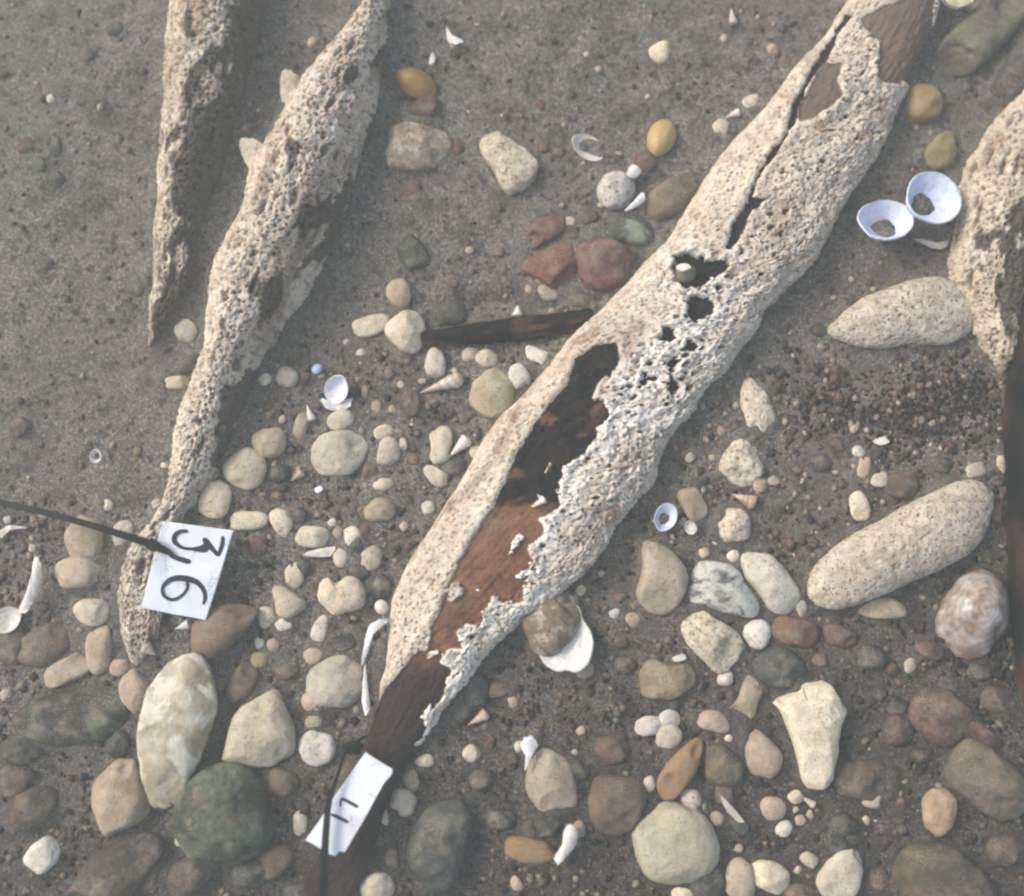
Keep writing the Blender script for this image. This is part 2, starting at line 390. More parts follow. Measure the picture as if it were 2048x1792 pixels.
def timber(name, left, right, H, z0, ds, nv, disp, regions=None, amax=R(118), flat=1.0, caps=(0.02, 0.02)):
    """a round timber swept between two edges; disp(ctx) -> offset along the normal, attributes, bare mask"""
    l = W(*np.array(left, float).T, z0); r = W(*np.array(right, float).T, z0)
    L = 0.5 * (np.hypot(*np.diff(l, axis=0).T).sum() + np.hypot(*np.diff(r, axis=0).T).sum())
    n = int(L / ds); l, r = resample(l, n), resample(r, n)
    s = np.linspace(0, 1, n); Hs = np.interp(s, *np.array(H).T)
    cap = np.ones(n)
    for c, q in ((caps[0], s), (caps[1], 1 - s)):
        if c: cap = np.minimum(cap, np.sqrt(np.clip(1 - (1 - np.clip(q / c, 0, 1)) ** 2, 0.0004, 1)))
    c = (l + r) / 2; w = (r - l) / 2 * cap[:, None]; Hs = Hs * cap
    a = np.linspace(-amax, amax, nv)
    sa, ca = np.sin(a), np.cos(a)
    ca = np.sign(ca) * np.abs(ca) ** flat
    P = np.empty((n, nv, 3))
    P[..., 0] = c[:, 0:1] + w[:, 0:1] * sa; P[..., 1] = c[:, 1:2] + w[:, 1:2] * sa; P[..., 2] = z0 + Hs[:, None] * ca
    du = np.gradient(P, axis=0); dv = np.gradient(P, axis=1)
    N = np.cross(dv, du); N /= np.linalg.norm(N, axis=-1, keepdims=True) + 1e-12
    if N[n // 2, nv // 2, 2] < 0: N = -N
    ul = np.repeat((s * L)[:, None], nv, 1)
    wid = np.linalg.norm(w, axis=1)
    vl = wid[:, None] * a[None, :] * 0.85
    ctx = dict(P=P.reshape(-1, 3), u=ul.ravel(), v=vl.ravel(), sa=np.repeat(sa[None], n, 0).ravel(), s=np.repeat(s[:, None], nv, 1).ravel(), N=N.reshape(-1, 3))
    off, at, bare = disp(ctx)
    capd = np.repeat(cap[:, None], nv, 1).ravel()
    V = ctx['P'] + ctx['N'] * (off * np.clip(capd, 0.15, 1))[:, None]
    F = grid_faces(n, nv)
    base = Vector((float(c[n // 2, 0]), float(c[n // 2, 1]), 0))
    root = empty(name, base)
    V = V - np.array(base)
    fb = bare[F].mean(1) > 0.5
    def sub(nm, fm, mat):
        if not fm.any(): return
        f = F[fm]; used = np.unique(f); idx = np.zeros(len(V), np.int64); idx[used] = np.arange(len(used))
        me = mesh_np(nm, V[used], idx[f][:, ::-1])
        for k, vals in at.items(): attr_set(me, k, vals[used])
        return link(nm, me, mat, root)
    return root, sub, fb

def wp(poly, z): return W(*np.array(poly, float).T, z)

# --- the wide timber with the dark core
C_L = [(1712, -40), (1690, 5), (1640, 90), (1580, 150), (1540, 200), (1500, 250), (1465, 285), (1420, 340), (1392, 385), (1360, 440), (1325, 495), (1240, 580), (1180, 640), (1130, 690), (1090, 745), (1040, 800), (985, 852), (952, 915), (925, 960), (882, 1020), (855, 1070), (830, 1110), (800, 1170), (785, 1210), (775, 1290), (765, 1370), (745, 1430), (722, 1490), (700, 1560), (662, 1640), (625, 1720), (580, 1810)]
C_R = [(1880, -40), (1855, 60), (1815, 160), (1775, 265), (1725, 350), (1690, 400), (1660, 460), (1612, 540), (1562, 590), (1530, 625), (1515, 665), (1480, 700), (1450, 740), (1420, 770), (1380, 830), (1340, 870), (1320, 920), (1305, 970), (1275, 1000), (1230, 1060), (1200, 1110), (1165, 1150), (1110, 1195), (1050, 1235), (1000, 1280), (950, 1330), (905, 1395), (850, 1475), (812, 1540), (775, 1630), (745, 1720), (715, 1810)]
REG_CORE = [(1235, 680), (1240, 720), (1212, 770), (1215, 810), (1205, 850), (1170, 900), (1130, 930), (1110, 985), (1120, 1012), (1085, 1040), (1088, 1075), (1062, 1100), (1072, 1150), (1045, 1200), (1005, 1210), (985, 1195), (965, 1240), (920, 1270), (925, 1300), (885, 1310), (905, 1345), (900, 1372), (880, 1400), (848, 1440), (835, 1500), (860, 1560), (800, 1850), (500, 1850), (640, 1560), (690, 1480), (740, 1415), (790, 1350), (815, 1325), (835, 1290), (868, 1240), (890, 1180), (915, 1120), (945, 1070), (985, 1012), (1008, 960), (1030, 905), (1055, 865), (1095, 805), (1130, 770), (1150, 715), (1185, 690)]
GROOVE_LINE = [(1702, 18), (1672, 70), (1648, 112), (1615, 165), (1595, 205), (1588, 240), (1560, 290), (1530, 330), (1512, 362), (1500, 400)]
REG_GROOVE = [(1490, 405), (1512, 392), (1535, 398), (1520, 412), (1500, 430), (1490, 465), (1462, 500), (1450, 500), (1462, 450)]
REG_BROWN = [(1650, 118), (1690, 122), (1680, 160), (1690, 190), (1660, 215), (1630, 235), (1598, 242), (1600, 205), (1630, 150)]
REG_HOLES = [[(1350, 510), (1380, 505), (1400, 515), (1430, 515), (1462, 530), (1450, 548), (1420, 556), (1400, 575), (1370, 575), (1350, 550)],
             [(1385, 590), (1412, 600), (1432, 615), (1420, 632), (1390, 645), (1368, 625), (1372, 600)],
             [(1325, 652), (1352, 652), (1348, 680), (1330, 685)], [(1290, 742), (1318, 752), (1312, 768), (1288, 760)], [(1345, 752), (1362, 765), (1355, 782), (1342, 778)],
             [(1380, 680), (1395, 688), (1392, 700), (1378, 695)], [(1335, 720), (1352, 708), (1362, 720), (1345, 742)], [(1440, 588), (1448, 575), (1440, 596)]]
REG_END = [(1720, 30), (1790, 0), (1880, -40), (1880, 60), (1840, 140), (1790, 165), (1755, 150), (1760, 80), (1735, 60)]
def disp_core(c):
    u, v, sa = c['u'], c['v'], c['sa']; P = c['P']; q = P
    x, y = P[:, 0], P[:, 1]
    lump = fbm(p3(u / 0.030, v / 0.020), 3, 31)
    n1 = fbm(p3(u / 0.0050, v / 0.0042), 3, 41); n2 = fbm(p3(u / 0.0018, v / 0.0016), 2, 51)
    zz = 0.022
    y_br, y_tip = wp([(1000, 1012)], zz)[0][1], wp([(900, 1325)], zz)[0][1]
    wob = 3.2 * MM * fbm(p3(u / 0.009, v / 0.006), 3, 61) * sstep(-0.35, 0.1, sa) + 0.9 * MM * n1
    ragged = 2.2 * MM * n1 * sstep(-0.2, 0.2, sa)
    core = sdpoly(x, y, wp(REG_CORE, zz)) + wob + ragged
    core = core - 9 * MM * sstep(0.30, 0.42, fbm(p3(u / 0.010, v / 0.007), 3, 63)) * sstep(-0.45, -0.1, sa) * (y > y_tip)
    gl = wp(GROOVE_LINE, zz); gd = np.full(len(x), 1.0)
    for (x0, y0), (x1, y1) in zip(gl[:-1], gl[1:]):
        tt = np.clip(((x - x0) * (x1 - x0) + (y - y0) * (y1 - y0)) / ((x1 - x0) ** 2 + (y1 - y0) ** 2), 0, 1)
        gd = np.minimum(gd, np.hypot(x - x0 - tt * (x1 - x0), y - y0 - tt * (y1 - y0)))
    groove = np.maximum(sdpoly(x, y, wp(REG_GROOVE, zz)), 1.9 * MM - gd + 1.2 * MM * fbm(p3(u / 0.012, v / 0.05), 2, 67)) + 1.5 * MM * n1 + 0.7 * MM * n2
    patch = sdpoly(x, y, wp(REG_BROWN, zz)) + 1.6 * MM * n1
    holes = np.full(len(x), -1.0)
    for h in REG_HOLES: holes = np.maximum(holes, sdpoly(x, y, wp(h, zz)))
    holes = holes + 2.4 * MM * n1 + 1.6 * MM * n2 + 0.3 * MM
    endr = sdpoly(x, y, wp(REG_END, zz)) + 2.0 * MM * n1
    # lace of tube mouths on the flank facing away from the band
    lace_c = wp([(1310, 760)], zz)[0]
    lace = np.exp(-(((x - lace_c[0]) / 0.040) ** 2 + ((y - lace_c[1]) / 0.055) ** 2)) * sstep(-0.25, 0.05, sa)
    l2 = wp([(1405, 575)], zz)[0]; lace = np.maximum(lace, 0.9 * np.exp(-(((x - l2[0]) / 0.022) ** 2 + ((y - l2[1]) / 0.026) ** 2)))
    big, brim = pits2(u, v, 0.0066, 0.55, 0.20, 0.44, 71)
    wu, wv = u + 0.0012 * fbm(p3(u / 0.0035, v / 0.0035), 2, 77), v + 0.0012 * fbm(p3(u / 0.0035 + 9, v / 0.0035), 2, 78)
    mdp, _ = pits2(wu, wv, 0.0075, 0.5, 0.10, 0.28, 79)
    sm, srim = pits2(wu, wv, 0.0030, 0.55, 0.16, 0.42, 81)
    fine, _ = pits2(u * 0.7, v, 0.0021, 0.45, 0.18, 0.42, 83)
    worm = np.abs(fbm(p3(u / 0.0034, v / 0.0034), 2, 91))
    rightside = sstep(-0.25, 0.05, sa)
    off = 2.2 * MM * lump + 0.55 * MM * n1 + 0.28 * MM * n2
    off -= 1.7 * MM * sm * (0.45 + 0.55 * rightside) + 0.9 * MM * fine
    off -= 2.6 * MM * mdp * (0.25 + 0.75 * rightside)
    off += 1.3 * MM * fbm(p3(u / 0.008, v / 0.006), 2, 89) * rightside
    off += 0.5 * MM * srim * rightside + (0.9 * MM * brim - 3.2 * MM * big) * lace
    off += rightside * 0.9 * MM * (sstep(0.0, 0.22, worm) - 0.6)
    # raised lip along the band beside the groove
    bare = np.maximum.reduce([core, groove, holes, endr, patch])
    lip = np.exp(-((bare + 2.2 * MM) / (2.2 * MM)) ** 2) * 0.9 * MM
    sink = sstep(-0.3 * MM, 1.3 * MM, bare)
    depth = np.where(holes > -0.001, 5.0 * MM, np.where(groove > -0.001, 2.6 * MM, np.where((endr > -0.001) | (patch > -0.001), 1.0 * MM, 1.5 * MM)))
    smoothwood = 1.6 * MM * lump + 0.7 * MM * n1 + 0.35 * MM * n2 + 0.5 * MM * fbm(p3(u / 0.03, v / 0.0022), 2, 97)
    s = c['s']
    char = sstep(-3 * MM, 5 * MM, y - y_br + 5 * MM * n1 + 6 * MM * lump) * (1 - 0.5 * sstep(0.32, 0.55, fbm(p3(u / 0.012, v / 0.008), 3, 95)))
    char = np.where(endr > -0.001, 0.15, char); char = np.where((groove > -0.001), 0.95, char); char = np.where(holes > -0.001, 1, char)
    silt = np.where((endr > 0) | (patch > 0), 0.8, 0.0) + 0.35 * sstep(0.1, 0.5, lump) * (core > 0) * (1 - char)
    rough = 1.6 * MM * n1 * char * (core > 0)
    off = off * (1 - sink) + lip * (1 - sink) + sink * (smoothwood + rough - depth)
    holecore = (big * lace > 0.75) | (sm * lace > 0.97)
    b = (bare > 0.35 * MM) | holecore
    char = np.where(holecore & (bare < 0.35 * MM), 1, char)
    stain = sstep(0.18, 0.62, fbm(p3(u / 0.022, v / 0.012), 3, 101)) * 0.55
    stain = np.where(b, sstep(6 * MM, -9 * MM, y - y_tip + 5 * MM * n1), stain)
    white = (np.exp(-((np.minimum(core, 0) / (10 * MM)) ** 2)) * rightside + lace) * (0.55 + 0.9 * sstep(-0.3, 0.2, fbm(p3(u / 0.010, v / 0.008), 2, 111)))
    return off, dict(silt=np.clip(silt, 0, 1), white=np.clip(white, 0, 1), stain=stain, char=np.clip(char, 0, 1), pit=np.maximum.reduce([sm * 0.45, fine * 0.6, mdp * (0.3 + 0.9 * rightside)]) * (1 - sink)), b.astype(float)
root, sub, fb = timber('wide_timber', C_L, C_R, [(0, 0.017), (0.3, 0.020), (0.55, 0.020), (0.72, 0.016), (0.84, 0.012), (1, 0.008)], 0.003, 0.00044, 250, disp_core, flat=0.62, caps=(0.02, 0.03))
tag(root, 'wide pale bored timber with a dark brown and black core down its middle', 'timber')
sub('crust', ~fb, M['crust'])
o = sub('bare_wood', fb, M['wood']); o['label'] = 'smooth brown and charred black wood laid bare in the pale crust'

# --- the slender timber under the three-six tag
A_L = [(772, -60), (735, 0), (690, 80), (625, 150), (575, 215), (540, 290), (503, 360), (490, 420), (450, 490), (430, 540), (418, 620), (410, 690), (395, 740), (370, 820), (350, 880), (335, 960), (322, 1010), (285, 1060), (246, 1110), (235, 1180), (240, 1260), (255, 1330)]
A_R = [(800, -60), (787, 0), (772, 100), (747, 230), (712, 330), (690, 420), (640, 530), (603, 600), (562, 660), (522, 720), (490, 800), (462, 880), (442, 930), (402, 1000), (372, 1040), (352, 1100), (332, 1180), (316, 1260), (290, 1335)]
def disp_slim(seed, pit=1.0, darkreg=None, zz=0.02, streak=1.0, mott=0.32, dbias=-0.16):
    def f(c):
        u, v = c['u'], c['v']; x, y = c['P'][:, 0], c['P'][:, 1]
        lump = fbm(p3(u / 0.026, v / 0.013), 3, seed)
        n1 = fbm(p3(u / 0.0065, v / 0.0034), 3, seed + 10); n2 = fbm(p3(u / 0.0019, v / 0.0015), 2, seed + 20)
        ridge = 1 - np.abs(fbm(p3(u / 0.030, v / 0.0042), 2, seed + 25)) * 2
        wu, wv = u + 0.0011 * fbm(p3(u / 0.003, v / 0.003), 2, seed + 27), v + 0.0011 * fbm(p3(u / 0.003 + 9, v / 0.003), 2, seed + 28)
        sm, rim = pits2(wu * 0.8, wv, 0.0024, 0.8, 0.20, 0.48, seed + 30)
        med, _ = pits2(wu * 0.7, wv, 0.0046, 0.45, 0.14, 0.34, seed + 33)
        bg_, _ = pits2(wu * 0.28, wv, 0.0062, 0.32, 0.16, 0.38, seed + 35)
        crumb = np.abs(fbm(p3(wu / 0.0022, wv / 0.0018), 2, seed + 37))
        off = 2.4 * MM * lump + 0.9 * MM * n1 + 0.45 * MM * n2 + 0.9 * MM * streak * (ridge - 0.5) - pit * (1.5 * MM * sm + 2.0 * MM * med + 2.4 * MM * bg_) + 0.3 * MM * rim - 0.9 * MM * (0.25 - np.minimum(crumb, 0.25)) / 0.25
        sm = np.maximum(sm, med)
        bare = np.full(len(x), -1.0)
        for d in (darkreg or []): bare = np.maximum(bare, sdpoly(x, y, wp(d, zz)))
        bare = bare + 2.6 * MM * n1
        sink = sstep(-0.5 * MM, 1.5 * MM, bare)
        off = off * (1 - 0.5 * sink) - 2.6 * MM * sink
        b = bare > 0.4 * MM
        stain = sstep(0.1, 0.6, fbm(p3(u / 0.03, v / 0.010), 3, seed + 40)) * 0.6
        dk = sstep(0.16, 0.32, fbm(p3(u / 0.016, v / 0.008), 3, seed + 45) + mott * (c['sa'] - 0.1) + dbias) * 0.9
        return off, dict(dark=dk, stain=stain, char=np.full(len(x), 0.75), pit=np.maximum(sm * 0.6, bg_ * 0.9) * (1 - sink)), b.astype(float)
    return f
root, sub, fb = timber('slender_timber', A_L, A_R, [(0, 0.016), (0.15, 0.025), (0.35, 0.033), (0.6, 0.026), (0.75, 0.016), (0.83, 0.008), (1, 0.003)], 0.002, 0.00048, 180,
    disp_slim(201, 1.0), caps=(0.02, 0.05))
tag(root, 'long slender pale pitted timber running under the white tag marked 3 and 6', 'timber')
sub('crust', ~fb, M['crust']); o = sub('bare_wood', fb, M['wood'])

B_L = [(352, -60), (346, 0), (340, 70), (336, 130), (330, 220), (325, 300), (322, 380), (312, 460), (305, 520), (300, 600), (290, 690)]
B_R = [(556, -60), (540, 0), (520, 80), (495, 170), (472, 260), (445, 340), (420, 400), (396, 470), (386, 540), (362, 600), (308, 695)]
root, sub, fb = timber('dark_streaked_timber', B_L, B_R, [(0, 0.030), (0.4, 0.024), (0.7, 0.012), (1, 0.004)], 0.002, 0.00055, 150,
    disp_slim(301, 1.0, mott=0.60, dbias=0.16), caps=(0.02, 0.06))
tag(root, 'short tapering timber with dark streaks and crumbling grey crust beside the slender timber', 'timber')
sub('crust', ~fb, M['crust_b']); o = sub('bare_wood', fb, M['wood'])

D_L = [(2060, 150), (2030, 190), (1975, 260), (1930, 340), (1912, 430), (1902, 500), (1905, 580), (1930, 630), (1960, 690), (1992, 748)]
D_R = [(2170, 150), (2160, 190), (2140, 260), (2120, 340), (2100, 430), (2065, 500), (2050, 580), (2040, 630), (2035, 690), (2008, 752)]
root, sub, fb = timber('blotched_timber', D_L, D_R, [(0, 0.02), (0.5, 0.022), (0.85, 0.014), (1, 0.006)], 0.002, 0.0006, 150,
    disp_slim(401, 0.9, mott=0.50, dbias=0.10), caps=(0.04, 0.06))
tag(root, 'pale timber blotched dark brown tapering to a point beside the open clam', 'timber')
sub('crust', ~fb, M['crust_b']); sub('bare_wood', fb, M['wood'])

def disp_beam(c):
    u, v = c['u'], c['v']
    off = 1.5 * MM * fbm(p3(u / 0.04, v / 0.006), 3, 501) + 0.8 * MM * fbm(p3(u / 0.006, v / 0.003), 3, 511)
    n = len(u)
    return off, dict(stain=np.zeros(n), char=np.clip(0.85 + 0.7 * fbm(p3(u / 0.05, v / 0.02), 2, 521), 0, 1), pit=np.zeros(n)), np.ones(n)
F_L = [(2030, 520), (2020, 700), (2012, 850), (2018, 1000), (2022, 1180), (2035, 1320), (2060, 1480)]
F_R = [(2150, 520), (2150, 700), (2150, 850), (2150, 1000), (2150, 1180), (2150, 1320), (2150, 1480)]
root, sub, fb = timber('dark_beam', F_L, F_R, [(0, 0.014), (0.5, 0.02), (1, 0.012)], 0.006, 0.0009, 90, disp_beam, caps=(0.05, 0.08))
tag(root, 'dark reddish brown waterlogged beam behind the long pitted stone', 'timber')
sub('bare_wood', fb, M['wood'])

# --- charred stick against the wide timber
def disp_stick(c):
    u, v = c['u'], c['v']; n = len(u)
    off = 0.8 * MM * fbm(p3(u / 0.012, v / 0.002), 3, 601) + 0.5 * MM * fbm(p3(u / 0.002, v / 0.002), 2, 611)
    br = sstep(0.25, 0.5, fbm(p3(u / 0.02, v / 0.004), 2, 621))
    return off, dict(stain=np.zeros(n), char=1 - 0.3 * br, pit=np.zeros(n)), np.ones(n)
root, sub, fb = timber('charred_stick', [(838, 664), (930, 650), (1040, 634), (1185, 618)], [(842, 692), (930, 688), (1040, 682), (1190, 660)], [(0, 0.005), (1, 0.007)], 0.0015, 0.0005, 60, disp_stick, caps=(0.02, 0.02))
tag(root, 'blackened straight stick lying against the wide timber', 'stick'); sub('bare_wood', fb, M['wood'])

# ------------------------------------------------------------------ stones
KIND = dict(  # letter: (material, colour, colour word)
    C=('lime', (218, 203, 173), 'cream'), G=('lime', (202, 189, 168), 'pale grey'), B=('lime', (184, 165, 138), 'beige'), P=('lime', (184, 160, 138), 'pinkish'),
    W=('lime', (222, 212, 196), 'whitish'), R=('red', (92, 66, 58), 'reddish brown'), D=('dark', (56, 59, 57), 'dark grey'), K=('dark', (34, 37, 39), 'black'),
    N=('brown', (86, 72, 59), 'brown'), O=('brown', (146, 112, 74), 'orange brown'), Y=('lime', (166, 150, 100), 'yellow'), E=('green', (50, 60, 44), 'green'),
    L=('brown', (92, 82, 65), 'olive'), M=('mottled', (204, 202, 190), 'black and white mottled'), T=('pitted', (216, 200, 178), 'pitted pale'), S=('patch', (168, 152, 126), 'white patched'))
STONES = []      # bookkeeping for labels
def spline_closed(p, n):
    p = np.asarray(p, float); m = len(p); k = np.linspace(0, m, 24 * m, endpoint=False); i = k.astype(int); t = (k - i)[:, None]
    a, b, c, e = p[(i - 1) % m], p[i % m], p[(i + 1) % m], p[(i + 2) % m]
    q = 0.5 * (2 * b + (c - a) * t + (2 * a - 5 * b + 4 * c - e) * t ** 2 + (3 * b - a - 3 * c + e) * t ** 3)
    q = np.vstack([q, q[:1]]); d = np.r_[0, np.cumsum(np.hypot(*np.diff(q, axis=0).T))]; s = np.linspace(0, d[-1], n, endpoint=False)
    return np.stack([np.interp(s, d, q[:, 0]), np.interp(s, d, q[:, 1])], -1)
def stone_mesh(out, h, seed, e=0.85, amp=0.05, pit=0.0, dense=1.0, facets=9, fine=0.016):
    r = np.hypot(*out.T).mean(); n = int(np.clip(r / PXM * 1.1 * dense, 16, 400)); m = max(9, n // 2)
    o = spline_closed(out, n); ph = np.linspace(math.pi / 2, -math.pi / 2, m)
    s = np.abs(np.cos(ph)) ** e; s[0] = s[-1] = 0.004; z = h * np.sign(np.sin(ph)) * np.abs(np.sin(ph)) ** e
    P = np.empty((m, n, 3)); P[..., :2] = o[None] * s[:, None, None]; P[..., 2] = z[:, None]; P = P.reshape(-1, 3)
    q = P / r
    f = 1 + amp * 1.5 * fbm(q * 1.3 + seed * 3.1, 2, seed) + amp * 0.55 * fbm(q * 4.0 + seed, 3, seed + 5)
    # a couple of worn facets
    rg = random.Random(seed)
    for k in range(facets):
        d = Vector((rg.uniform(-1, 1), rg.uniform(-1, 1), rg.uniform(0.0, 1.0))).normalized()
        dd = P[:, 0] * d.x / r + P[:, 1] * d.y / r + P[:, 2] * d.z / h
        lim = rg.uniform(0.80, 0.97); f = np.where(dd > lim, f * (1 - 0.6 * (dd - lim) / np.maximum(dd, 0.1)), f)
    P = P * f[:, None]
    if fine: P = P * (1 + fine * fbm(q * 9.0 + seed, 2, seed + 9))[:, None]
    if pit:
        nrm = P / (np.linalg.norm(P, axis=1, keepdims=True) + 1e-9)
        P = P - nrm * (pit * pits3(P + seed, 0.0034, 0.6, 0.2, 0.5, seed))[:, None] + nrm * (0.6 * MM * fbm(P / 0.0035 + seed, 2, seed))[:, None]
    return mesh_np('stone', P, grid_faces(m, n, True)[:, ::-1])
_seed = [1000]
def stone(kind, x=0, y=0, rx=10, ry=10, rot=0, poly=None, h=None, sink=0.35, e=0.85, amp=0.08, pit=0.0, label=None, lift=0.0, col=None, dense=1.0, name=None, mat=None, facets=9):
    """a stone whose outline is an ellipse (photo pixels) or a polygon; h = vertical half height / smaller half width"""
    _seed[0] += 1; sd = _seed[0]; rg = random.Random(sd)
    m, c, word = KIND[kind]
    if poly is not None:
        p = np.array(poly, float); x, y = p[:, 0].min() / 2 + p[:, 0].max() / 2, p[:, 1].min() / 2 + p[:, 1].max() / 2
        q = p - p.mean(0); ev = np.sqrt(np.maximum(np.linalg.eigvalsh(np.cov(q.T)), 1)) * 1.4; rx, ry = ev[1], ev[0]
    hh = (h if h is not None else rg.uniform(0.55, 0.75)) * min(rx, ry) * PXM
    w0 = W(x, y, 0.0); gz = float(ground_z(w0[0], w0[1])); zc = gz + lift + hh * sink
    c0 = W(x, y, zc)
    if poly is not None: out = W(p[:, 0], p[:, 1], zc) - c0
    else:
        k = 18; th = np.linspace(0, 2 * math.pi, k, endpoint=False); ex = rg.uniform(2.0, 2.9)
        rr = (np.abs(np.cos(th)) ** ex + np.abs(np.sin(th)) ** ex) ** (-1 / ex)
        a1, a2, a3 = (rg.uniform(-.07, .07) for _ in range(3)); p1, p2 = rg.uniform(0, 6), rg.uniform(0, 6)
        rr = rr * (1 + a1 * np.cos(th + p1) + a2 * np.cos(2 * th + p2) + a3 * np.cos(3 * th + p1 * 2))
        ca, sa_ = math.cos(R(rot)), math.sin(R(rot)); u, v = rx * rr * np.cos(th), ry * rr * np.sin(th)
        out = np.stack([u * ca - v * sa_, u * sa_ + v * ca], -1) * PXM
    area = 0.5 * np.sum(out[:, 0] * np.roll(out[:, 1], -1) - out[:, 1] * np.roll(out[:, 0], -1))
    if area < 0: out = out[::-1]
    me = stone_mesh(out, hh, sd, e, amp, pit, dense, facets)
    j = rg.uniform(0.92, 1.06); cc = col or c
    if y > 1330 and (x < 420 or x > 1650) and kind in 'NDLRE': cc = tuple(v * 0.78 for v in cc)  # dim lower corners of the frame put into the stone colour
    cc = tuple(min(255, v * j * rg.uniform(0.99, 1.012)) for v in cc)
    size = max(rx, ry)
    nm = name or ('stone' if size > 34 else 'pebble')
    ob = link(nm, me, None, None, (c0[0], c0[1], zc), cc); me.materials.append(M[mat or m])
    ob.rotation_euler = (0, 0, 0)
    STONES.append(dict(out=out + c0, h=hh, sink=sink, o=ob, x=x, y=y, rx=rx, ry=ry, word=word, label=label, size=size, nm=nm))
    return ob
# large stones traced by outline
stone('S', poly=[(352, 1320), (403, 1318), (424, 1363), (429, 1431), (410, 1500), (379, 1564), (355, 1605), (308, 1614), (287, 1568), (277, 1482), (284, 1424), (301, 1370)], h=0.45, sink=0.75, lift=0.004, label='long oval stone with a streaky white patch, leaning beside the green stone', dense=1.3)
stone('C', poly=[(547, 1378), (564, 1397), (595, 1476), (581, 1520), (526, 1534), (455, 1527), (451, 1493), (468, 1431), (506, 1397)], h=0.6, label='large smooth cream stone of rounded triangle shape beside the green stone', col=(194, 182, 154), dense=1.2)
stone('E', 448, 1630, 88, 96, 20, h=0.8, sink=0.35, label='round dark green stone, paler green on top', facets=2, e=0.95, dense=1.2)
stone('B', poly=[(256, 1506), (290, 1568), (297, 1629), (239, 1684), (198, 1647), (188, 1575), (219, 1534)], h=0.6, label='pale tan stone pointed at one end, against the long white patched stone', col=(178, 156, 128))
stone('N', poly=[(393, 1240), (444, 1209), (509, 1212), (513, 1230), (468, 1284), (427, 1315), (386, 1312), (383, 1260)], h=0.6, sink=0.6, lift=0.003, label='smooth brown stone leaning on the corner of the tag marked 3 and 6', col=(122, 98, 76), amp=0.03)
stone('D', 150, 1435, 122, 50, 8, h=0.5, label='large flat dark green grey stone half buried near the pale tan stone', col=(48, 50, 44), mat='green')
stone('C', 672, 1366, 57, 50, 0, h=0.6, label='rounded pale stone beside the wide timber and the clear shell splinter', col=(190, 182, 162))
stone('C', poly=[(632, 1160), (650, 1148), (672, 1165), (700, 1153), (735, 1180), (722, 1215), (690, 1228), (662, 1233), (640, 1210)], h=0.55, label='knobbly cream stone with a shoulder on one side beside the black pebble')
stone('C', poly=[(545, 1178), (570, 1175), (608, 1200), (612, 1222), (575, 1236), (556, 1230), (550, 1205)], h=0.6, label='cream stone of blunt triangle shape near the tag marked 3 and 6')
stone('C', poly=[(538, 1020), (583, 1021), (584, 1055), (575, 1074), (560, 1074), (545, 1050)], h=0.6, e=0.75, label='cream pebble with a straight flat end beside the smooth oval pebble')
stone('C', 626, 1072, 34, 23, -4, h=0.65, e=0.8, label='smooth evenly oval cream pebble near the flat-ended pebble', amp=0.03)
stone('G', poly=[(447, 930), (487, 897), (520, 905), (534, 940), (520, 970), (485, 983), (460, 972)], h=0.5, label='rounded six sided pale stone close beside the slender timber', col=(202, 188, 158))
stone('G', poly=[(622, 900), (640, 872), (690, 860), (725, 872), (738, 882), (730, 915), (705, 945), (660, 952), (630, 938)], h=0.45, label='largest flat oval grey white stone lying between the two long timbers', col=(184, 175, 154), amp=0.03, dense=1.2)
stone('C', poly=[(806, 620), (847, 634), (850, 672), (830, 706), (810, 708), (776, 675), (774, 650)], h=0.65, sink=0.5, label='cream stone with a small dark dent at the end of the charred stick')
stone('C', poly=[(955, 745), (985, 734), (1015, 748), (1028, 790), (1012, 828), (975, 836), (940, 815), (942, 775)], h=0.6, label='large rounded cream stone touching the wide timber', col=(194, 176, 140), amp=0.05, dense=1.2)
stone('C', poly=[(858, 862), (880, 848), (903, 860), (905, 885), (898, 905), (900, 925), (875, 932), (860, 915), (862, 892)], h=0.6, label='peanut shaped cream pebble waisted in the middle')
stone('G', poly=[(957, 290), (985, 260), (1020, 278), (1065, 308), (1085, 345), (1075, 368), (1030, 388), (1005, 378), (985, 338)], h=0.55, label='pale yellow white wedge shaped stone alone on the open sand', col=(206, 194, 166), mat='pitted', pit=0.0006, dense=1.4)
stone('B', poly=[(765, 300), (785, 258), (830, 246), (880, 258), (902, 300), (890, 330), (830, 342), (780, 330)], h=0.55, sink=0.15, label='large speckled pinkish grey stone half sunk in the open sand', col=(158, 140, 120), mat='pitted', dense=1.2)
stone('C', 1233, 380, 38, 41, 0, h=0.75, sink=0.5, label='round whitish speckled stone with barnacles at its side', col=(204, 200, 188), mat='pitted', amp=0.03)
stone('R', poly=[(1045, 470), (1075, 440), (1130, 425), (1140, 450), (1110, 478), (1060, 500), (1038, 490)], h=0.6, label='dusky pink red stone nearest the open sand, above the red slabs', col=(118, 74, 68), e=0.7)
stone('R', poly=[(1045, 530), (1140, 483), (1155, 520), (1148, 570), (1115, 582), (1080, 562)], h=0.5, e=0.6, label='angular reddish brown slab with a pointed corner', col=(124, 74, 58), amp=0.03)
stone('R', poly=[(1160, 490), (1215, 475), (1265, 510), (1272, 545), (1240, 575), (1185, 578), (1155, 545)], h=0.6, e=0.7, label='dark wine red stone between the angular slab and the wide timber', col=(100, 58, 54))
stone('E', poly=[(1200, 455), (1240, 440), (1300, 445), (1320, 465), (1290, 490), (1230, 482)], h=0.6, label='pale green stone with black patches beside the wide timber', col=(132, 142, 120), mat='mottled')
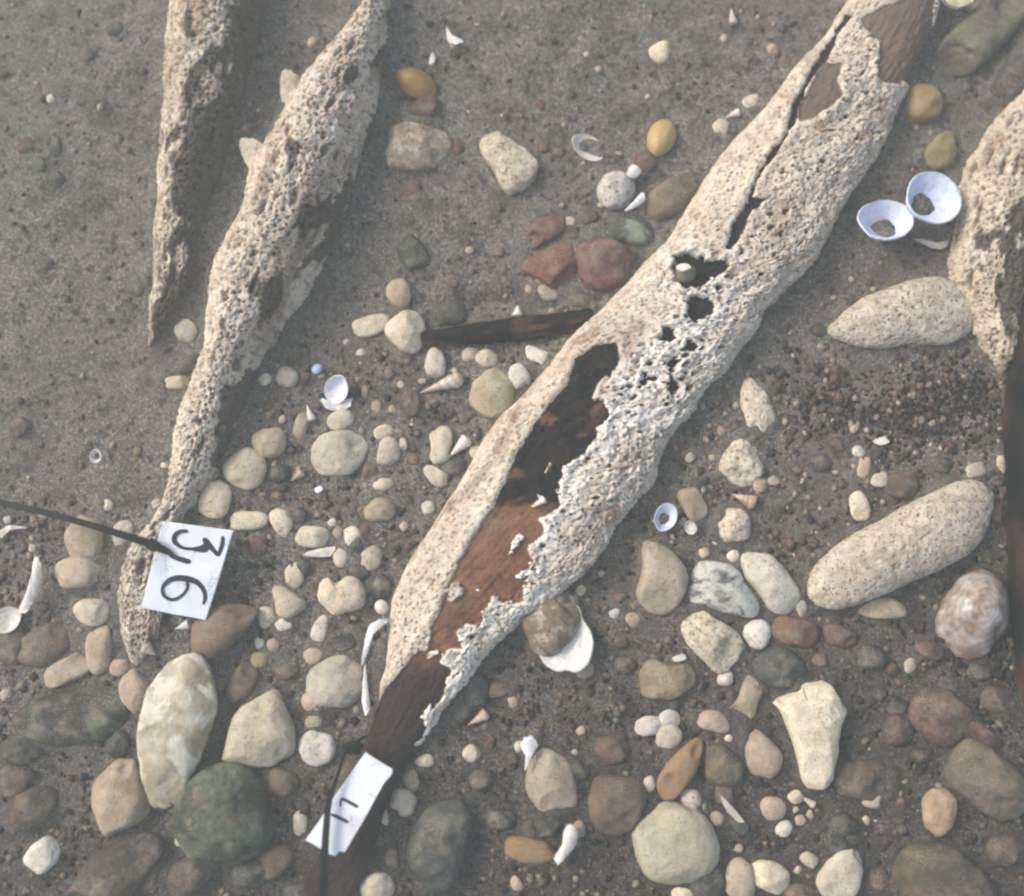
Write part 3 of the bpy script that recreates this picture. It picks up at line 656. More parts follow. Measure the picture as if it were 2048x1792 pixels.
stone('L', poly=[(1290, 400), (1330, 365), (1385, 345), (1395, 385), (1350, 430), (1305, 440)], h=0.6, label='olive brown stone wedged against the wide timber', col=(96, 84, 62))
stone('T', poly=[(1652, 664), (1690, 622), (1730, 592), (1800, 568), (1880, 555), (1940, 600), (1945, 655), (1895, 688), (1820, 690), (1750, 697), (1690, 688)], h=0.6, sink=0.4, pit=0.0016, dense=2.4, e=1.0, facets=0, label='large long pitted stone with a blunt end beside the blotched timber', amp=0.04)
stone('T', poly=[(1960, 968), (1985, 1000), (1970, 1060), (1930, 1110), (1850, 1152), (1760, 1192), (1690, 1217), (1640, 1217), (1612, 1185), (1625, 1138), (1680, 1085), (1760, 1040), (1850, 990), (1920, 963)], h=0.65, sink=0.5, pit=0.0014, dense=2.4, e=1.0, facets=0, label='very long rounded pitted stone like a loaf next to the dark beam', amp=0.03)
stone('B', poly=[(1281, 1078), (1310, 1080), (1345, 1105), (1372, 1148), (1366, 1190), (1335, 1224), (1295, 1222), (1277, 1190), (1284, 1130)], h=0.6, label='half moon shaped beige stone with a straight edge beside the wide timber', col=(188, 172, 146), dense=1.2)
stone('M', poly=[(1372, 1195), (1395, 1132), (1450, 1128), (1490, 1160), (1515, 1205), (1508, 1230), (1470, 1228), (1405, 1210)], h=0.55, label='black and white mottled oval stone beside the half moon stone', dense=1.2)
stone('W', poly=[(1478, 1112), (1510, 1102), (1550, 1120), (1585, 1160), (1600, 1195), (1580, 1226), (1545, 1226), (1515, 1185), (1490, 1150)], h=0.65, sink=0.5, label='smooth whitish stone with a dark slit on its back', col=(204, 198, 178), dense=1.2)
stone('T', poly=[(1355, 1222), (1390, 1213), (1430, 1235), (1475, 1265), (1490, 1297), (1468, 1335), (1440, 1346), (1400, 1315), (1370, 1280)], h=0.55, pit=0.0004, dense=1.6, label='pale speckled block shaped stone below the mottled oval stone', col=(196, 184, 156), e=0.7)
stone('K', poly=[(1510, 1320), (1555, 1290), (1600, 1315), (1612, 1345), (1585, 1378), (1540, 1375), (1512, 1350)], h=0.55, e=0.7, label='blue black slate stone with a thin pale scratch', col=(50, 56, 58))
stone('B', poly=[(1268, 1385), (1295, 1320), (1340, 1330), (1392, 1325), (1400, 1360), (1370, 1385), (1335, 1398)], h=0.5, e=0.7, label='flat grey beige angular stone on dark sand', col=(146, 128, 102))
stone('C', poly=[(1604, 1348), (1640, 1362), (1682, 1392), (1692, 1412), (1676, 1455), (1673, 1510), (1660, 1562), (1630, 1580), (1606, 1568), (1590, 1500), (1566, 1430), (1550, 1402), (1595, 1382)], h=0.6, sink=0.45, label='large tooth shaped cream stone tapering to one end', dense=1.3, e=0.75)
stone('B', poly=[(1472, 1400), (1500, 1345), (1528, 1360), (1520, 1400), (1495, 1448), (1450, 1428)], h=0.5, e=0.7, sink=0.2, label='block shaped beige stone sunk beside the tooth shaped stone', col=(160, 144, 116))
stone('O', poly=[(1415, 1465), (1402, 1510), (1388, 1550), (1350, 1598), (1320, 1603), (1312, 1570), (1330, 1532), (1368, 1492)], h=0.6, sink=0.5, label='orange brown leaf shaped stone', amp=0.03)
stone('G', 1345, 1684, 84, 74, 0, h=0.6, label='largest round pale speckled stone, beside the orange brown leaf shaped stone', col=(194, 184, 158), amp=0.03, dense=1.2)
stone('L', 1445, 1532, 37, 46, 20, h=0.6, label='dark olive green stone touching the orange brown leaf shaped stone', col=(60, 62, 44))
stone('P', poly=[(1490, 1465), (1520, 1462), (1562, 1505), (1558, 1545), (1525, 1555), (1495, 1535)], h=0.65, label='pinkish egg shaped stone beside the tooth shaped stone')
stone('B', 1104, 1565, 48, 66, 10, h=0.5, sink=0.15, label='pale grey stone half sunk under a white shell splinter', col=(158, 144, 120))
stone('N', poly=[(1190, 1560), (1235, 1550), (1282, 1560), (1292, 1600), (1265, 1660), (1215, 1672), (1178, 1630)], h=0.5, label='dull brown flat stone beside the largest round pale stone', col=(88, 70, 54))
stone('D', poly=[(885, 1599), (926, 1602), (943, 1636), (925, 1710), (905, 1775), (850, 1780), (815, 1710), (841, 1629)], h=0.55, sink=0.45, label='large smooth dark slate stone with white flecks near the tag marked 11', col=(60, 66, 62), amp=0.03)
stone('N', poly=[(1030, 1210), (1060, 1180), (1130, 1170), (1168, 1180), (1165, 1225), (1145, 1275), (1110, 1310), (1072, 1305), (1052, 1270)], h=0.55, sink=0.5, label='grey brown lumpy stone under the edge of the wide timber, beside a white shell', col=(142, 122, 100), mat='pitted')
stone('Y', poly=[(1806, 190), (1830, 172), (1870, 175), (1888, 205), (1872, 235), (1830, 240), (1806, 222)], h=0.7, label='bright golden yellow stone beside the wide timber', col=(150, 126, 80))
stone('Y', poly=[(1840, 320), (1870, 275), (1905, 260), (1915, 300), (1895, 335), (1855, 340)], h=0.6, sink=0.15, label='dull yellow stone half sunk near the open clam', col=(140, 126, 84))
stone('L', poly=[(1868, 115), (1890, 75), (1950, 20), (2000, -40), (2060, -50), (2048, 40), (1990, 110), (1920, 160), (1885, 150)], h=0.5, label='long slanting olive grey boulder near the bright golden stone', col=(92, 84, 66), mat='green')
stone('D', poly=[(1985, 190), (2020, 110), (2070, 50), (2140, 40), (2140, 200), (2060, 230)], h=0.5, label='dark grey boulder between the olive grey boulder and the blotched timber', col=(50, 48, 42))
stone('L', poly=[(1890, 1540), (1925, 1480), (1975, 1490), (2040, 1545), (2070, 1600), (2010, 1640), (1930, 1600)], h=0.5, label='flat olive grey stone beside the dark beam', col=(112, 104, 82))
stone('L', poly=[(1800, 1700), (1850, 1680), (1930, 1710), (1990, 1790), (1960, 1850), (1850, 1840), (1790, 1780)], h=0.5, label='large olive brown stone at the edge of the gravel', col=(92, 84, 58))
stone('N', poly=[(130, 1790), (200, 1700), (290, 1660), (330, 1690), (280, 1770), (190, 1840), (120, 1840)], h=0.5, label='large dull brown stone below the pale tan stone', col=(64, 56, 46))
stone('R', 1880, 1432, 62, 54, -20, h=0.5, label='red brown stone mottled with grey beside the flat olive grey stone', col=(110, 78, 66))
stone('B', poly=[(1850, 1590), (1895, 1570), (1912, 1610), (1900, 1655), (1865, 1672), (1848, 1640)], h=0.6, label='pale orange stone pressed against the flat olive grey stone', col=(196, 164, 128))
stone('W', poly=[(1660, 1712), (1690, 1690), (1722, 1690), (1728, 1730), (1705, 1800), (1650, 1805), (1636, 1760)], h=0.5, label='pale ragged stone with a black pebble on its edge', col=(192, 184, 162))
stone('B', 1590, 1262, 48, 28, -15, h=0.5, e=0.7, label='dusky red slab beside the very long pitted stone', col=(104, 66, 56), mat='red')
# smaller stones: (kind, x, y, rx, ry, rot)
SMALL = '''C 430 1003 30 38 -15|C 495 1041 41 19 5|B 537 887 33 33 0|B 601 853 14 30 -15|G 574 754 22 22 0|D 558 945 22 18 0|L 596 952 15 11 20|B 172 1076 40 46 0|B 155 1143 50 35 12|G 247 1068 22 26 0
G 184 1223 38 27 -5|P 270 1380 30 42 10|B 198 1297 25 50 0|B 133 1342 52 24 28|N 30 1560 38 32 30|W 85 1712 38 28 35|N 305 1752 12 42 -15|D 235 1490 25 26 0|Y 520 1320 20 16 0|O 442 1367 13 13 0
L 485 1367 25 46 -25|P 238 1335 20 17 0|P 626 1312 21 16 -5|W 640 1262 17 29 -20|P 628 1402 24 22 0|W 635 1495 36 36 20|B 627 1445 17 15 0|G 533 1232 18 26 20|W 567 1247 19 15 0|W 520 1286 10 14 0
P 547 1290 13 14 30|K 690 1288 30 17 25|N 567 1565 32 24 -20|G 601 1646 14 26 0|L 547 1725 40 28 20|G 684 838 30 22 20|G 776 905 22 33 -10|C 766 863 22 14 20|R 827 918 15 13 0|C 767 968 21 13 0
G 872 952 28 16 -35|D 909 935 29 17 15|W 857 1015 16 14 0|G 806 890 9 15 0|C 950 904 12 13 0|N 741 942 17 20 0|B 762 1020 32 24 0|W 705 1070 18 21 20|R 730 1058 14 12 0|G 741 1116 22 27 -15
K 719 1142 26 23 20|D 762 1174 22 26 0|K 607 1132 14 17 0|G 682 1115 16 20 0|C 588 1150 18 27 20|W 665 1045 10 9 0|P 675 1065 10 12 0|D 600 1032 17 18 0|R 517 1096 18 20 30|K 710 1090 22 16 10
R 823 805 20 28 0|P 753 812 11 15 0|P 729 782 7 15 0|G 871 727 22 32 0|C 740 650 38 20 15|D 900 626 38 26 0|W 1038 755 20 31 20|C 975 717 24 18 -20|W 1076 712 34 15 -25|G 942 710 20 15 0
B 797 585 24 30 10|N 908 567 14 11 0|P 1060 580 12 16 20|G 1092 583 25 19 -25|D 825 510 28 48 32|R 915 297 14 20 0|R 825 380 20 24 20|R 852 218 38 27 10|N 1177 435 20 15 0|G 1140 445 11 14 0
R 1087 298 13 11 0|R 1118 305 18 12 0|C 1320 105 27 22 20|R 1290 325 28 24 -30|G 1502 205 22 15 15|G 1440 256 17 20 -30|P 1545 100 13 14 0|N 1570 125 12 24 -20|R 1668 530 26 8 35|E 1640 662 20 17 0
R 1645 695 14 10 0|D 1570 620 12 10 0|D 1640 925 26 18 0|N 1676 890 17 15 0|W 1715 905 15 14 -30|P 1727 935 14 24 -10|N 1802 969 34 28 0|C 1718 1010 19 32 8|P 1519 969 15 17 0|G 1546 962 14 10 20
P 1383 1008 24 40 30|W 1427 1080 16 9 -20|T 1467 1051 37 34 0|W 1467 1112 14 12 0|C 1408 1105 11 13 0|D 1695 400 22 24 0|W 1515 1269 27 31 -10|R 1680 1272 36 20 -15|B 1768 1218 52 22 -5|D 1740 1315 30 24 0
K 1690 1400 16 14 0|K 1760 1390 20 14 0|D 1795 1415 26 20 0|R 1795 1462 30 28 0|P 1425 1442 34 20 -15|W 1450 1357 17 16 0|P 1546 1617 26 22 -10|K 1687 1650 30 25 0|K 1676 1688 30 22 -15|C 1540 1752 42 28 -25
B 1482 1762 30 42 0|K 1415 1762 38 42 20|C 1368 1782 26 20 0|G 1382 1598 20 22 0|C 755 1772 35 26 10|O 1055 1700 54 24 -8|W 1300 1452 32 18 10|G 1336 1472 24 30 -30|R 1225 1497 36 31 0|G 1297 1567 14 20 0
G 805 1605 25 28 0|G 770 1632 14 18 0|N 785 1720 14 22 0|D 1160 1540 20 20 0|K 1090 1655 36 20 10|D 950 1380 30 34 0|D 925 1420 20 24 0|R 1960 1470 60 20 -35|N 1720 1560 60 40 0|N 1990 1400 34 24 -20
K 1960 1345 24 18 0|D 1480 1650 24 16 -40|P 1600 1640 14 11 0|G 1620 1720 20 14 -30|R 1760 1760 26 20 0|N 1600 1790 34 22 0|B 1745 1600 26 16 0|D 1350 1410 16 12 0|N 1250 1330 22 16 0|R 1240 1195 16 12 0
D 645 1170 26 14 0|L 575 1340 26 16 20|N 500 1480 20 30 -20|D 420 1420 14 30 10|N 90 1290 60 36 30|N 60 1620 56 36 30|D 40 1500 50 30 20|D 500 1745 40 30 0|N 380 1750 50 34 30|L 20 1290 30 40 0
D 600 1790 40 24 0|N 690 1545 18 24 -20|D 1000 1640 30 20 0|N 960 1560 28 18 20|N 1000 1380 24 18 0|D 382 728 30 18 15|G 352 764 30 14 0|G 372 662 22 26 30|R 42 853 26 18 30|G 330 930 10 8 0
D 80 330 14 20 0|N 172 112 16 18 20|R 52 292 24 16 30|D 112 292 12 24 0|D 113 360 18 20 -30|D 92 528 18 14 0|D 165 205 14 10 0|D 230 60 20 16 0|D 275 570 22 30 10|D 240 280 14 14 0
D 1350 545 16 13 0|N 1262 575 18 12 0|L 1165 602 28 14 0|R 1010 560 10 8 0|G 1760 960 22 16 0|G 1950 940 26 16 10|G 2000 930 16 22 0|R 1990 1030 16 26 0|D 1880 930 26 18 -10
G 1820 1330 12 16 0|N 1640 1320 18 14 0|R 1860 1300 30 18 -20|D 1900 1370 24 18 0|C 1740 1180 18 10 0|G 1600 1210 12 26 20|N 1450 1590 18 26 0|C 1730 1640 10 9 0|N 1840 1510 20 14 0|N 2010 1700 40 30 20'''
for tok in SMALL.replace('\n', '|').split('|'):
    f = tok.split(); k = f[0]; x, y, rx, ry, ro = map(float, f[1:])
    kw = {}
    if k == 'T': kw = dict(pit=0.0006, dense=1.6)
    buried = y < 620 or (x > 1550 and y < 950)
    stone(k, x, y, rx, ry, ro, sink=0.15 if buried else random.Random(int(x * 7 + y)).uniform(0.2, 0.55), e=random.Random(int(x + y)).choice([0.75, 0.85, 0.9]), **kw)
# crumbs of pitted crust half buried beside the wide timber
for (x, y, rx, ry, ro) in [(1512, 815, 30, 54, 15), (1482, 925, 42, 48, -10)]:
    stone('T', x, y, rx, ry, ro, pit=0.0012, dense=2.0, sink=0.05, amp=0.16, name='crust_lump', label='crumbling pitted crust lump half buried in sand, ' + ('upper smaller one' if y < 850 else 'rounder one with a pale top'))
# the small stone caught in a hollow of the wide timber
stone('L', 1370, 548, 20, 17, 0, lift=0.020, sink=0.6, h=0.7, label='small olive stone caught in a black hollow of the wide timber', col=(104, 102, 84))

# ------------------------------------------------------------------ shells
def gz_at(px, py):
    w = W(px, py, 0.0); return float(ground_z(w[0], w[1]))
def valve(name, label, px, py, r, hinge=90, tilt=0, tilt_dir=0, depth=0.45, up=True, lift=0.004, asp=1.0, col=(226, 224, 222), mat='shell', fill=False, broken=0.0, group=None, thick=0.0007, sd=1):
    """one half of a clam: a hollow bowl with its beak at angle hinge; up = hollow side up"""
    rr = r * PXM; n, m = 56, 22
    th = np.linspace(0, 2 * math.pi, n, endpoint=False); rho = np.linspace(0.02, 1, m)
    Rt = 1 + 0.06 * np.cos(2 * th) + 0.10 * np.exp(-((np.angle(np.exp(1j * (th - math.pi)))) / 0.35) ** 2)
    if broken: Rt = Rt * (1 - broken * np.clip(fbm(p3(np.cos(th) * 2 + sd, np.sin(th) * 2), 2, sd) + 0.2, 0, 1))
    RH, TH = np.meshgrid(rho, th, indexing='ij'); RT = np.repeat(Rt[None], m, 0)
    prof = 1 - RH ** 2.2
    x = rr * (RH * RT * np.cos(TH) - 0.30 * prof); y = rr * asp * RH * RT * np.sin(TH); z = -depth * rr * prof
    z = z + 0.010 * rr * np.sin(RH * 46) + 0.012 * rr * RH * np.sin(TH * 23 + sd) * (RH > 0.3) + 0.03 * rr * fbm(p3(np.cos(TH) * RH * 3 + sd, np.sin(TH) * RH * 3), 2, sd)
    inner = np.stack([x, y, z], -1).reshape(-1, 3)
    outer = np.stack([x * 1.0, y * 1.0, z - thick * (0.5 + prof) - 0.012 * rr * np.sin(RH * 46)], -1).reshape(-1, 3)
    outer[:, :2] *= 1 + thick / rr * 0.6
    V = np.vstack([inner, outer]); F1 = grid_faces(m, n, True); F2 = grid_faces(m, n, True, m * n)[:, ::-1]
    j = np.arange(n); j2 = (j + 1) % n; e0 = (m - 1) * n
    Fr = np.stack([e0 + j, e0 + j2, m * n + e0 + j2, m * n + e0 + j], -1)
    me = mesh_np(name, V, np.vstack([F1[:, ::-1], F2[:, ::-1], Fr[:, ::-1]]))
    rdg = 0.5 + 0.5 * np.sin(RH * 46).ravel(); attr_set(me, 'ridge', np.r_[rdg * 0.2, rdg]); attr_set(me, 'outer', np.r_[np.zeros(m * n), (0.9 * prof.ravel() ** 0.5) if up else np.zeros(m * n)])
    g = gz_at(px, py); z0 = g + lift; c = W(px, py, z0)
    ob = link(name, me, M[mat], None, (c[0], c[1], z0), col)
    mt = Matrix.Rotation(R(hinge + 180), 4, 'Z')
    if not up: mt = Matrix.Rotation(R(hinge + 180), 4, 'Z') @ Matrix.Rotation(math.pi, 4, 'X')
    ax = Vector((-math.sin(R(tilt_dir)), math.cos(R(tilt_dir)), 0))
    ob.matrix_world = Matrix.Translation((c[0], c[1], z0)) @ Matrix.Rotation(R(tilt), 4, ax) @ mt
    tag(ob, label, 'shell', group)
    if fill:
        k = np.linspace(0, 2 * math.pi, 30, endpoint=False); ring = [(0, 0, 0)]
        V = [(-0.28 * rr, 0, -depth * rr * 0.68 + 0.0008)]; rs = 7
        for q in range(1, rs + 1):
            t = q / rs
            for a in k:
                w = 1 + 0.1 * math.sin(3 * a + sd) + 0.06 * math.sin(7 * a)
                V.append((-0.22 * rr + 0.46 * rr * t * w * math.cos(a), 0.46 * asp * rr * t * w * math.sin(a), -depth * rr * 0.68 + 0.0008 * (1 - t) + 0.0006 * math.sin(5 * a + q) * (1 - t) - 0.10 * rr * t * t))
        F = [(0, 1 + i, 1 + (i + 1) % 30) for i in range(30)]
        for q in range(rs - 1):
            for i in range(30):
                a, b = 1 + q * 30 + i, 1 + q * 30 + (i + 1) % 30; F += [(a, a + 30, b + 30), (a, b + 30, b)]
        fo = link('sand_fill', mesh_np('sand_fill', V, F), M['sand'], ob)
    return ob
# the open clam: two valves joined at the hinge
valve('clam_valve', 'lower valve of the open clam, white bowl holding sand', 1772, 438, 57, hinge=28, tilt=24, tilt_dir=75, depth=0.75, asp=0.90, lift=0.018, fill=True, sd=3, col=(212, 222, 250), thick=0.0012, broken=0.05)
valve('clam_valve', 'raised round valve of the open clam, white with a patch of sand', 1870, 394, 58, hinge=205, tilt=16, tilt_dir=30, depth=0.5, asp=1.0, lift=0.020, fill=True, sd=4, col=(212, 222, 250), thick=0.0012, broken=0.05)
valve('limpet_shell', 'small bluish white cup shell with sand in it beside the wide timber', 1332, 1034, 25, hinge=250, tilt=12, tilt_dir=270, depth=0.7, asp=0.9, lift=0.006, fill=True, sd=5, col=(206, 214, 236))
valve('clam_valve', 'white pearly half shell lying open above the pale pebbles', 672, 780, 27, hinge=60, tilt=25, tilt_dir=225, depth=0.6, asp=0.95, lift=0.006, sd=6, col=(226, 226, 232))
valve('clam_valve', 'thin white ring of a half shell half buried in open sand', 1178, 295, 33, hinge=150, tilt=12, tilt_dir=0, depth=0.35, asp=0.8, lift=0.002, fill=True, sd=7, col=(214, 206, 188))
valve('clam_valve', 'tiny faint ring shaped shell alone on the grey sand', 191, 913, 12, hinge=90, depth=0.4, lift=0.001, fill=True, sd=8, col=(176, 176, 172))
valve('clam_valve', 'thin round white shell at the foot of the crescent shell', 12, 1240, 26, hinge=30, depth=0.3, lift=0.006, sd=9, tilt=8, tilt_dir=90, col=(192, 188, 174))
valve('clam_valve', 'golden yellow ribbed clam shell lying hollow side down', 834, 168, 40, hinge=150, up=False, depth=0.5, asp=0.75, lift=0.004, mat='shell_y', col=(150, 112, 58), sd=10, tilt=8, tilt_dir=300)
valve('clam_valve', 'pale yellow clam shell with a cream beak', 1323, 275, 36, hinge=250, up=False, depth=0.5, asp=0.82, lift=0.003, mat='shell_y', col=(190, 164, 108), sd=11)
valve('oyster_shell', 'large white shell with a broken rim beside the grey brown lumpy stone', 1120, 1268, 74, hinge=120, up=True, depth=0.16, asp=0.85, lift=0.006, sd=12, col=(228, 224, 214), tilt=10, tilt_dir=120, broken=0.16, thick=0.0014)
valve('oyster_shell', 'large brown and white peaked oyster shell near the dark beam', 1945, 1232, 82, hinge=70, up=False, depth=0.55, asp=0.85, lift=0.004, sd=13, col=(134, 110, 92), tilt=10, tilt_dir=230, thick=0.0016, broken=0.15)
valve('clam_valve', 'flat grey shell half beside the small white pebble, near the leaf shaped stone', 1338, 1440, 20, hinge=200, up=False, depth=0.3, lift=0.002, sd=14, col=(186, 178, 160))
valve('clam_valve', 'small cup of blue white shell beside a tiny white pebble', 634, 738, 9, hinge=30, depth=0.4, lift=0.003, sd=15, col=(170, 196, 240), up=False)
valve('clam_valve', 'tiny glassy ring shell touching the bluish cup shell', 1381, 1056, 12, hinge=120, depth=0.5, lift=0.004, sd=16, col=(170, 170, 160), tilt=25, tilt_dir=200)
valve('clam_valve', 'white broken shell disc perched over the wide timber end', 763, 1214, 12, hinge=300, up=False, depth=0.3, lift=0.012, sd=17, col=(212, 202, 184))

def snail(name, label, tip, base, rad, col=(222, 210, 190), lift=0.0, group=None, whorls=6):
    """spired sea snail lying on its side, tip and mouth given in photo pixels"""
    g = gz_at(*base); rr = rad * PXM; a = W(*tip, g + rr * 0.5 + lift); b = W(*base, g + rr * 0.7 + lift)
    L = math.hypot(*(b - a)); n, m = 20, 60
    t = np.linspace(0, 1, m); th = np.linspace(0, 2 * math.pi, n, endpoint=False)
    T, TH = np.meshgrid(t, th, indexing='ij')
    ph = (T ** 0.8) * whorls - TH / (2 * math.pi)
    prof = np.where(T < 0.86, T / 0.86, np.sqrt(np.clip(1 - ((T - 0.86) / 0.14) ** 2, 0, 1)))
    r = rr * (0.03 + 0.97 * prof) * (0.92 + 0.09 * np.abs(np.sin(math.pi * ph)))
    V = np.stack([T * L, r * np.cos(TH), r * np.sin(TH)], -1).reshape(-1, 3)
    me = mesh_np(name, V, grid_faces(m, n, True)); attr_set(me, 'ridge', np.abs(np.cos(math.pi * ph)).ravel() ** 6)
    ob = link(name, me, M['shell'], None, (a[0], a[1], g + rr * 0.6 + lift), col)
    ob.rotation_euler = (0, R(-4), math.atan2(b[1] - a[1], b[0] - a[0]))
    return tag(ob, label, 'snail shell', group)
snail('snail_shell', 'grey pink cone shell with a wide flat end near the red brown pebble', (840, 786), (926, 756), 17, (190, 170, 150))
snail('snail_shell', 'white spiral snail shell leaning on the peanut shaped pebble', (897, 915), (938, 876), 14, (226, 214, 198))
snail('snail_shell', 'slim white spire shell near the buried beige chip', (613, 808), (625, 842), 9, (220, 206, 184))
snail('snail_shell', 'small tan snail shell beside the dark grey pebble', (582, 962), (606, 942), 10, (176, 144, 112))
snail('snail_shell', 'white cone shell standing by the charred stick', (1035, 610), (1035, 634), 12, (222, 214, 202))
snail('snail_shell', 'white pointed snail shell beside the wide timber and a grey pebble', (1449, 236), (1480, 224), 9, (216, 204, 186))
snail('snail_shell', 'tan spire shell on dark sand by the wide timber end', (936, 1450), (976, 1425), 12, (190, 154, 112))
snail('snail_shell', 'white orange tipped snail shell beside the slender timber foot', (312, 1310), (288, 1292), 15, (220, 192, 158))
snail('snail_shell', 'small white shell tucked under the tag marked 3 and 6', (350, 1258), (382, 1246), 11, (220, 216, 206), 0.002)
snail('snail_shell', 'grey cone shell with an orange mouth near the pitted square pebble', (1464, 988), (1512, 1008), 15, (170, 140, 104))
snail('snail_shell', 'slim pale shell lying alone at the top of the sand', (1462, 15), (1466, 50), 9, (168, 150, 126))
snail('snail_shell', 'small white snail shell near the tooth shaped stone', (1600, 1590), (1630, 1612), 8, (190, 180, 160))

def shard(name, label, pts, lift=0.002, thick=0.0010, col=(224, 222, 214), arch=0.15, tilt=0, tilt_dir=0, group=None, mat='shell'):
    """a curved splinter of shell with the given outline"""
    p = np.array(pts, float); cx, cy = p.mean(0); g = gz_at(cx, cy); z0 = g + lift; c = W(cx, cy, z0)
    o2 = spline_closed(W(p[:, 0], p[:, 1], z0) - c, 40); jr = np.random.default_rng(int(cx * 3 + cy)); o2 = o2 * (1 + jr.uniform(-0.09, 0.07, (40, 1)))
    if 0.5 * np.sum(o2[:, 0] * np.roll(o2[:, 1], -1) - o2[:, 1] * np.roll(o2[:, 0], -1)) < 0: o2 = o2[::-1]
    w = np.linalg.svd(o2 - o2.mean(0))[2]; v = o2 @ w[1]; vr = np.abs(v).max() + 1e-9
    lv = np.array([0.02, 0.35, 0.65, 0.85, 1.0]); V = []
    for side in (1, -1):
        for s in lv:
            q = o2 * s; hv = (q @ w[1]) / vr
            z = arch * vr * (1 - hv ** 2) + side * thick / 2 * (1 if s < 1 else 0.6) + 0.00025 * np.sin(q[:, 0] * 900 + q[:, 1] * 700)
            V.append(np.stack([q[:, 0], q[:, 1], z], -1))
    V = np.vstack(V); n = 40
    F = np.vstack([grid_faces(5, n, True)[:, ::-1][:, ::-1], grid_faces(5, n, True, 5 * n)[:, ::-1]])
    j = np.arange(n); j2 = (j + 1) % n
    F = np.vstack([F, np.stack([4 * n + j, 9 * n + j, 9 * n + j2, 4 * n + j2], -1)])
    me = mesh_np(name, V, F); attr_set(me, 'ridge', np.zeros(len(V)))
    ob = link(name, me, M[mat], None, (c[0], c[1], z0), col)
    ob.rotation_mode = 'AXIS_ANGLE'; ob.rotation_axis_angle = (R(tilt), -math.sin(R(tilt_dir)), math.cos(R(tilt_dir)), 0)
    return tag(ob, label, 'shell splinter', group)
shard('shell_splinter', 'long white crescent of shell standing beside the buried beige stones', [(74, 1108), (86, 1140), (80, 1180), (60, 1218), (38, 1226), (54, 1190), (66, 1150)], 0.008, 0.002, (216, 208, 196), 0.5)
shard('shell_splinter', 'thin pale curved shell edge on sand under the black strap', [(0, 1062), (22, 1050), (54, 1056), (24, 1058), (4, 1076)], 0.004, 0.001, (188, 176, 156))
shard('shell_splinter', 'long clear shell splinter beside the wide timber end', [(731, 1324), (736, 1370), (740, 1415), (732, 1432), (724, 1405), (726, 1360)], 0.012, 0.0012, (220, 214, 204), 0.4)
shard('shell_splinter', 'glassy bent shell splinter resting on the wide timber edge', [(782, 1238), (756, 1250), (744, 1268), (738, 1300), (724, 1330), (730, 1275), (742, 1247), (765, 1236)], 0.013, 0.0012, (214, 212, 208), 0.4)
shard('shell_splinter', 'white triangular shell splinter on dark sand by the half sunk grey stone', [(1040, 1486), (1060, 1470), (1075, 1490), (1062, 1515), (1050, 1540), (1050, 1510)], 0.008, 0.0012, (226, 224, 218), 0.4)
shard('shell_splinter', 'ragged white shell lump beside the orange flat stone', [(1140, 1642), (1155, 1665), (1148, 1695), (1130, 1712), (1115, 1728), (1108, 1712), (1122, 1690), (1128, 1660)], 0.006, 0.003, (224, 216, 204), 0.6)
shard('shell_splinter', 'white forked shell splinter far out on the open sand', [(893, 55), (902, 72), (928, 84), (912, 90), (895, 82)], 0.004, 0.0015, (224, 220, 210), 0.4)
shard('shell_splinter', 'tiny white shell splinter above the golden ribbed clam', [(858, 122), (866, 105), (870, 122), (860, 130)], 0.003, 0.001, (216, 210, 198))
shard('shell_splinter', 'white flat shell sliver between the oval cream pebble and a black pebble', [(604, 1108), (645, 1096), (672, 1094), (660, 1112), (630, 1114)], 0.003, 0.001, (206, 196, 178))
shard('shell_splinter', 'white curved shell sliver under the pearly half shell', [(640, 802), (655, 818), (680, 820), (700, 812), (705, 795), (690, 808), (660, 810), (646, 796)], 0.002, 0.0009, (220, 218, 212))
shard('shell_splinter', 'pale bent shell strip behind the open clam', [(1828, 478), (1860, 482), (1888, 492), (1898, 480), (1885, 498), (1850, 492)], 0.004, 0.001, (170, 160, 142))
shard('shell_splinter', 'bright white shell chip on the dark debris by the blue black pebble', [(1745, 882), (1765, 874), (1778, 884), (1765, 890), (1752, 888)], 0.004, 0.001, (226, 218, 206))
shard('shell_splinter', 'white shell chip in the black hollow of the wide timber', [(1352, 532), (1370, 527), (1382, 534), (1368, 542), (1354, 541)], 0.029, 0.001, (232, 222, 200))
shard('shell_splinter', 'pale sliver of shell beside the black pebble at the gravel edge', [(1440, 1590), (1462, 1610), (1486, 1640), (1478, 1645), (1452, 1620)], 0.004, 0.001, (178, 170, 152))
shard('shell_splinter', 'small white chip of shell near the flat beige angular stone', [(1345, 1315), (1366, 1308), (1372, 1318), (1350, 1324)], 0.004, 0.001, (220, 206, 190))
shard('shell_splinter', 'white petal of barnacle shell behind the round speckled stone', [(1252, 350), (1262, 330), (1275, 336), (1282, 345), (1266, 358)], 0.006, 0.001, (216, 208, 198), 0.5)
shard('shell_splinter', 'thin white splinter of barnacle shell at the side of the round speckled stone', [(1248, 424), (1268, 402), (1284, 385), (1290, 398), (1278, 412)], 0.006, 0.001, (222, 218, 212), 0.5)
shard('shell_splinter', 'bluish white chip of shell on the sand above the cream triangular pebble', [(628, 978), (642, 972), (646, 980), (634, 986)], 0.002, 0.001, (222, 228, 240))
shard('shell_splinter', 'yellow white lump of shell by the big dark grey green boulder', [(1880, -8), (1925, -12), (1940, 8), (1910, 18), (1888, 10)], 0.008, 0.003, (206, 196, 150), 0.4)
shard('shell_splinter', 'broken pale plate of crust standing off the slender timber', [(478, 285), (500, 278), (528, 292), (525, 330), (510, 348), (490, 320)], 0.010, 0.002, (168, 146, 124), 0.3, tilt=20, tilt_dir=180, mat='crust_b')
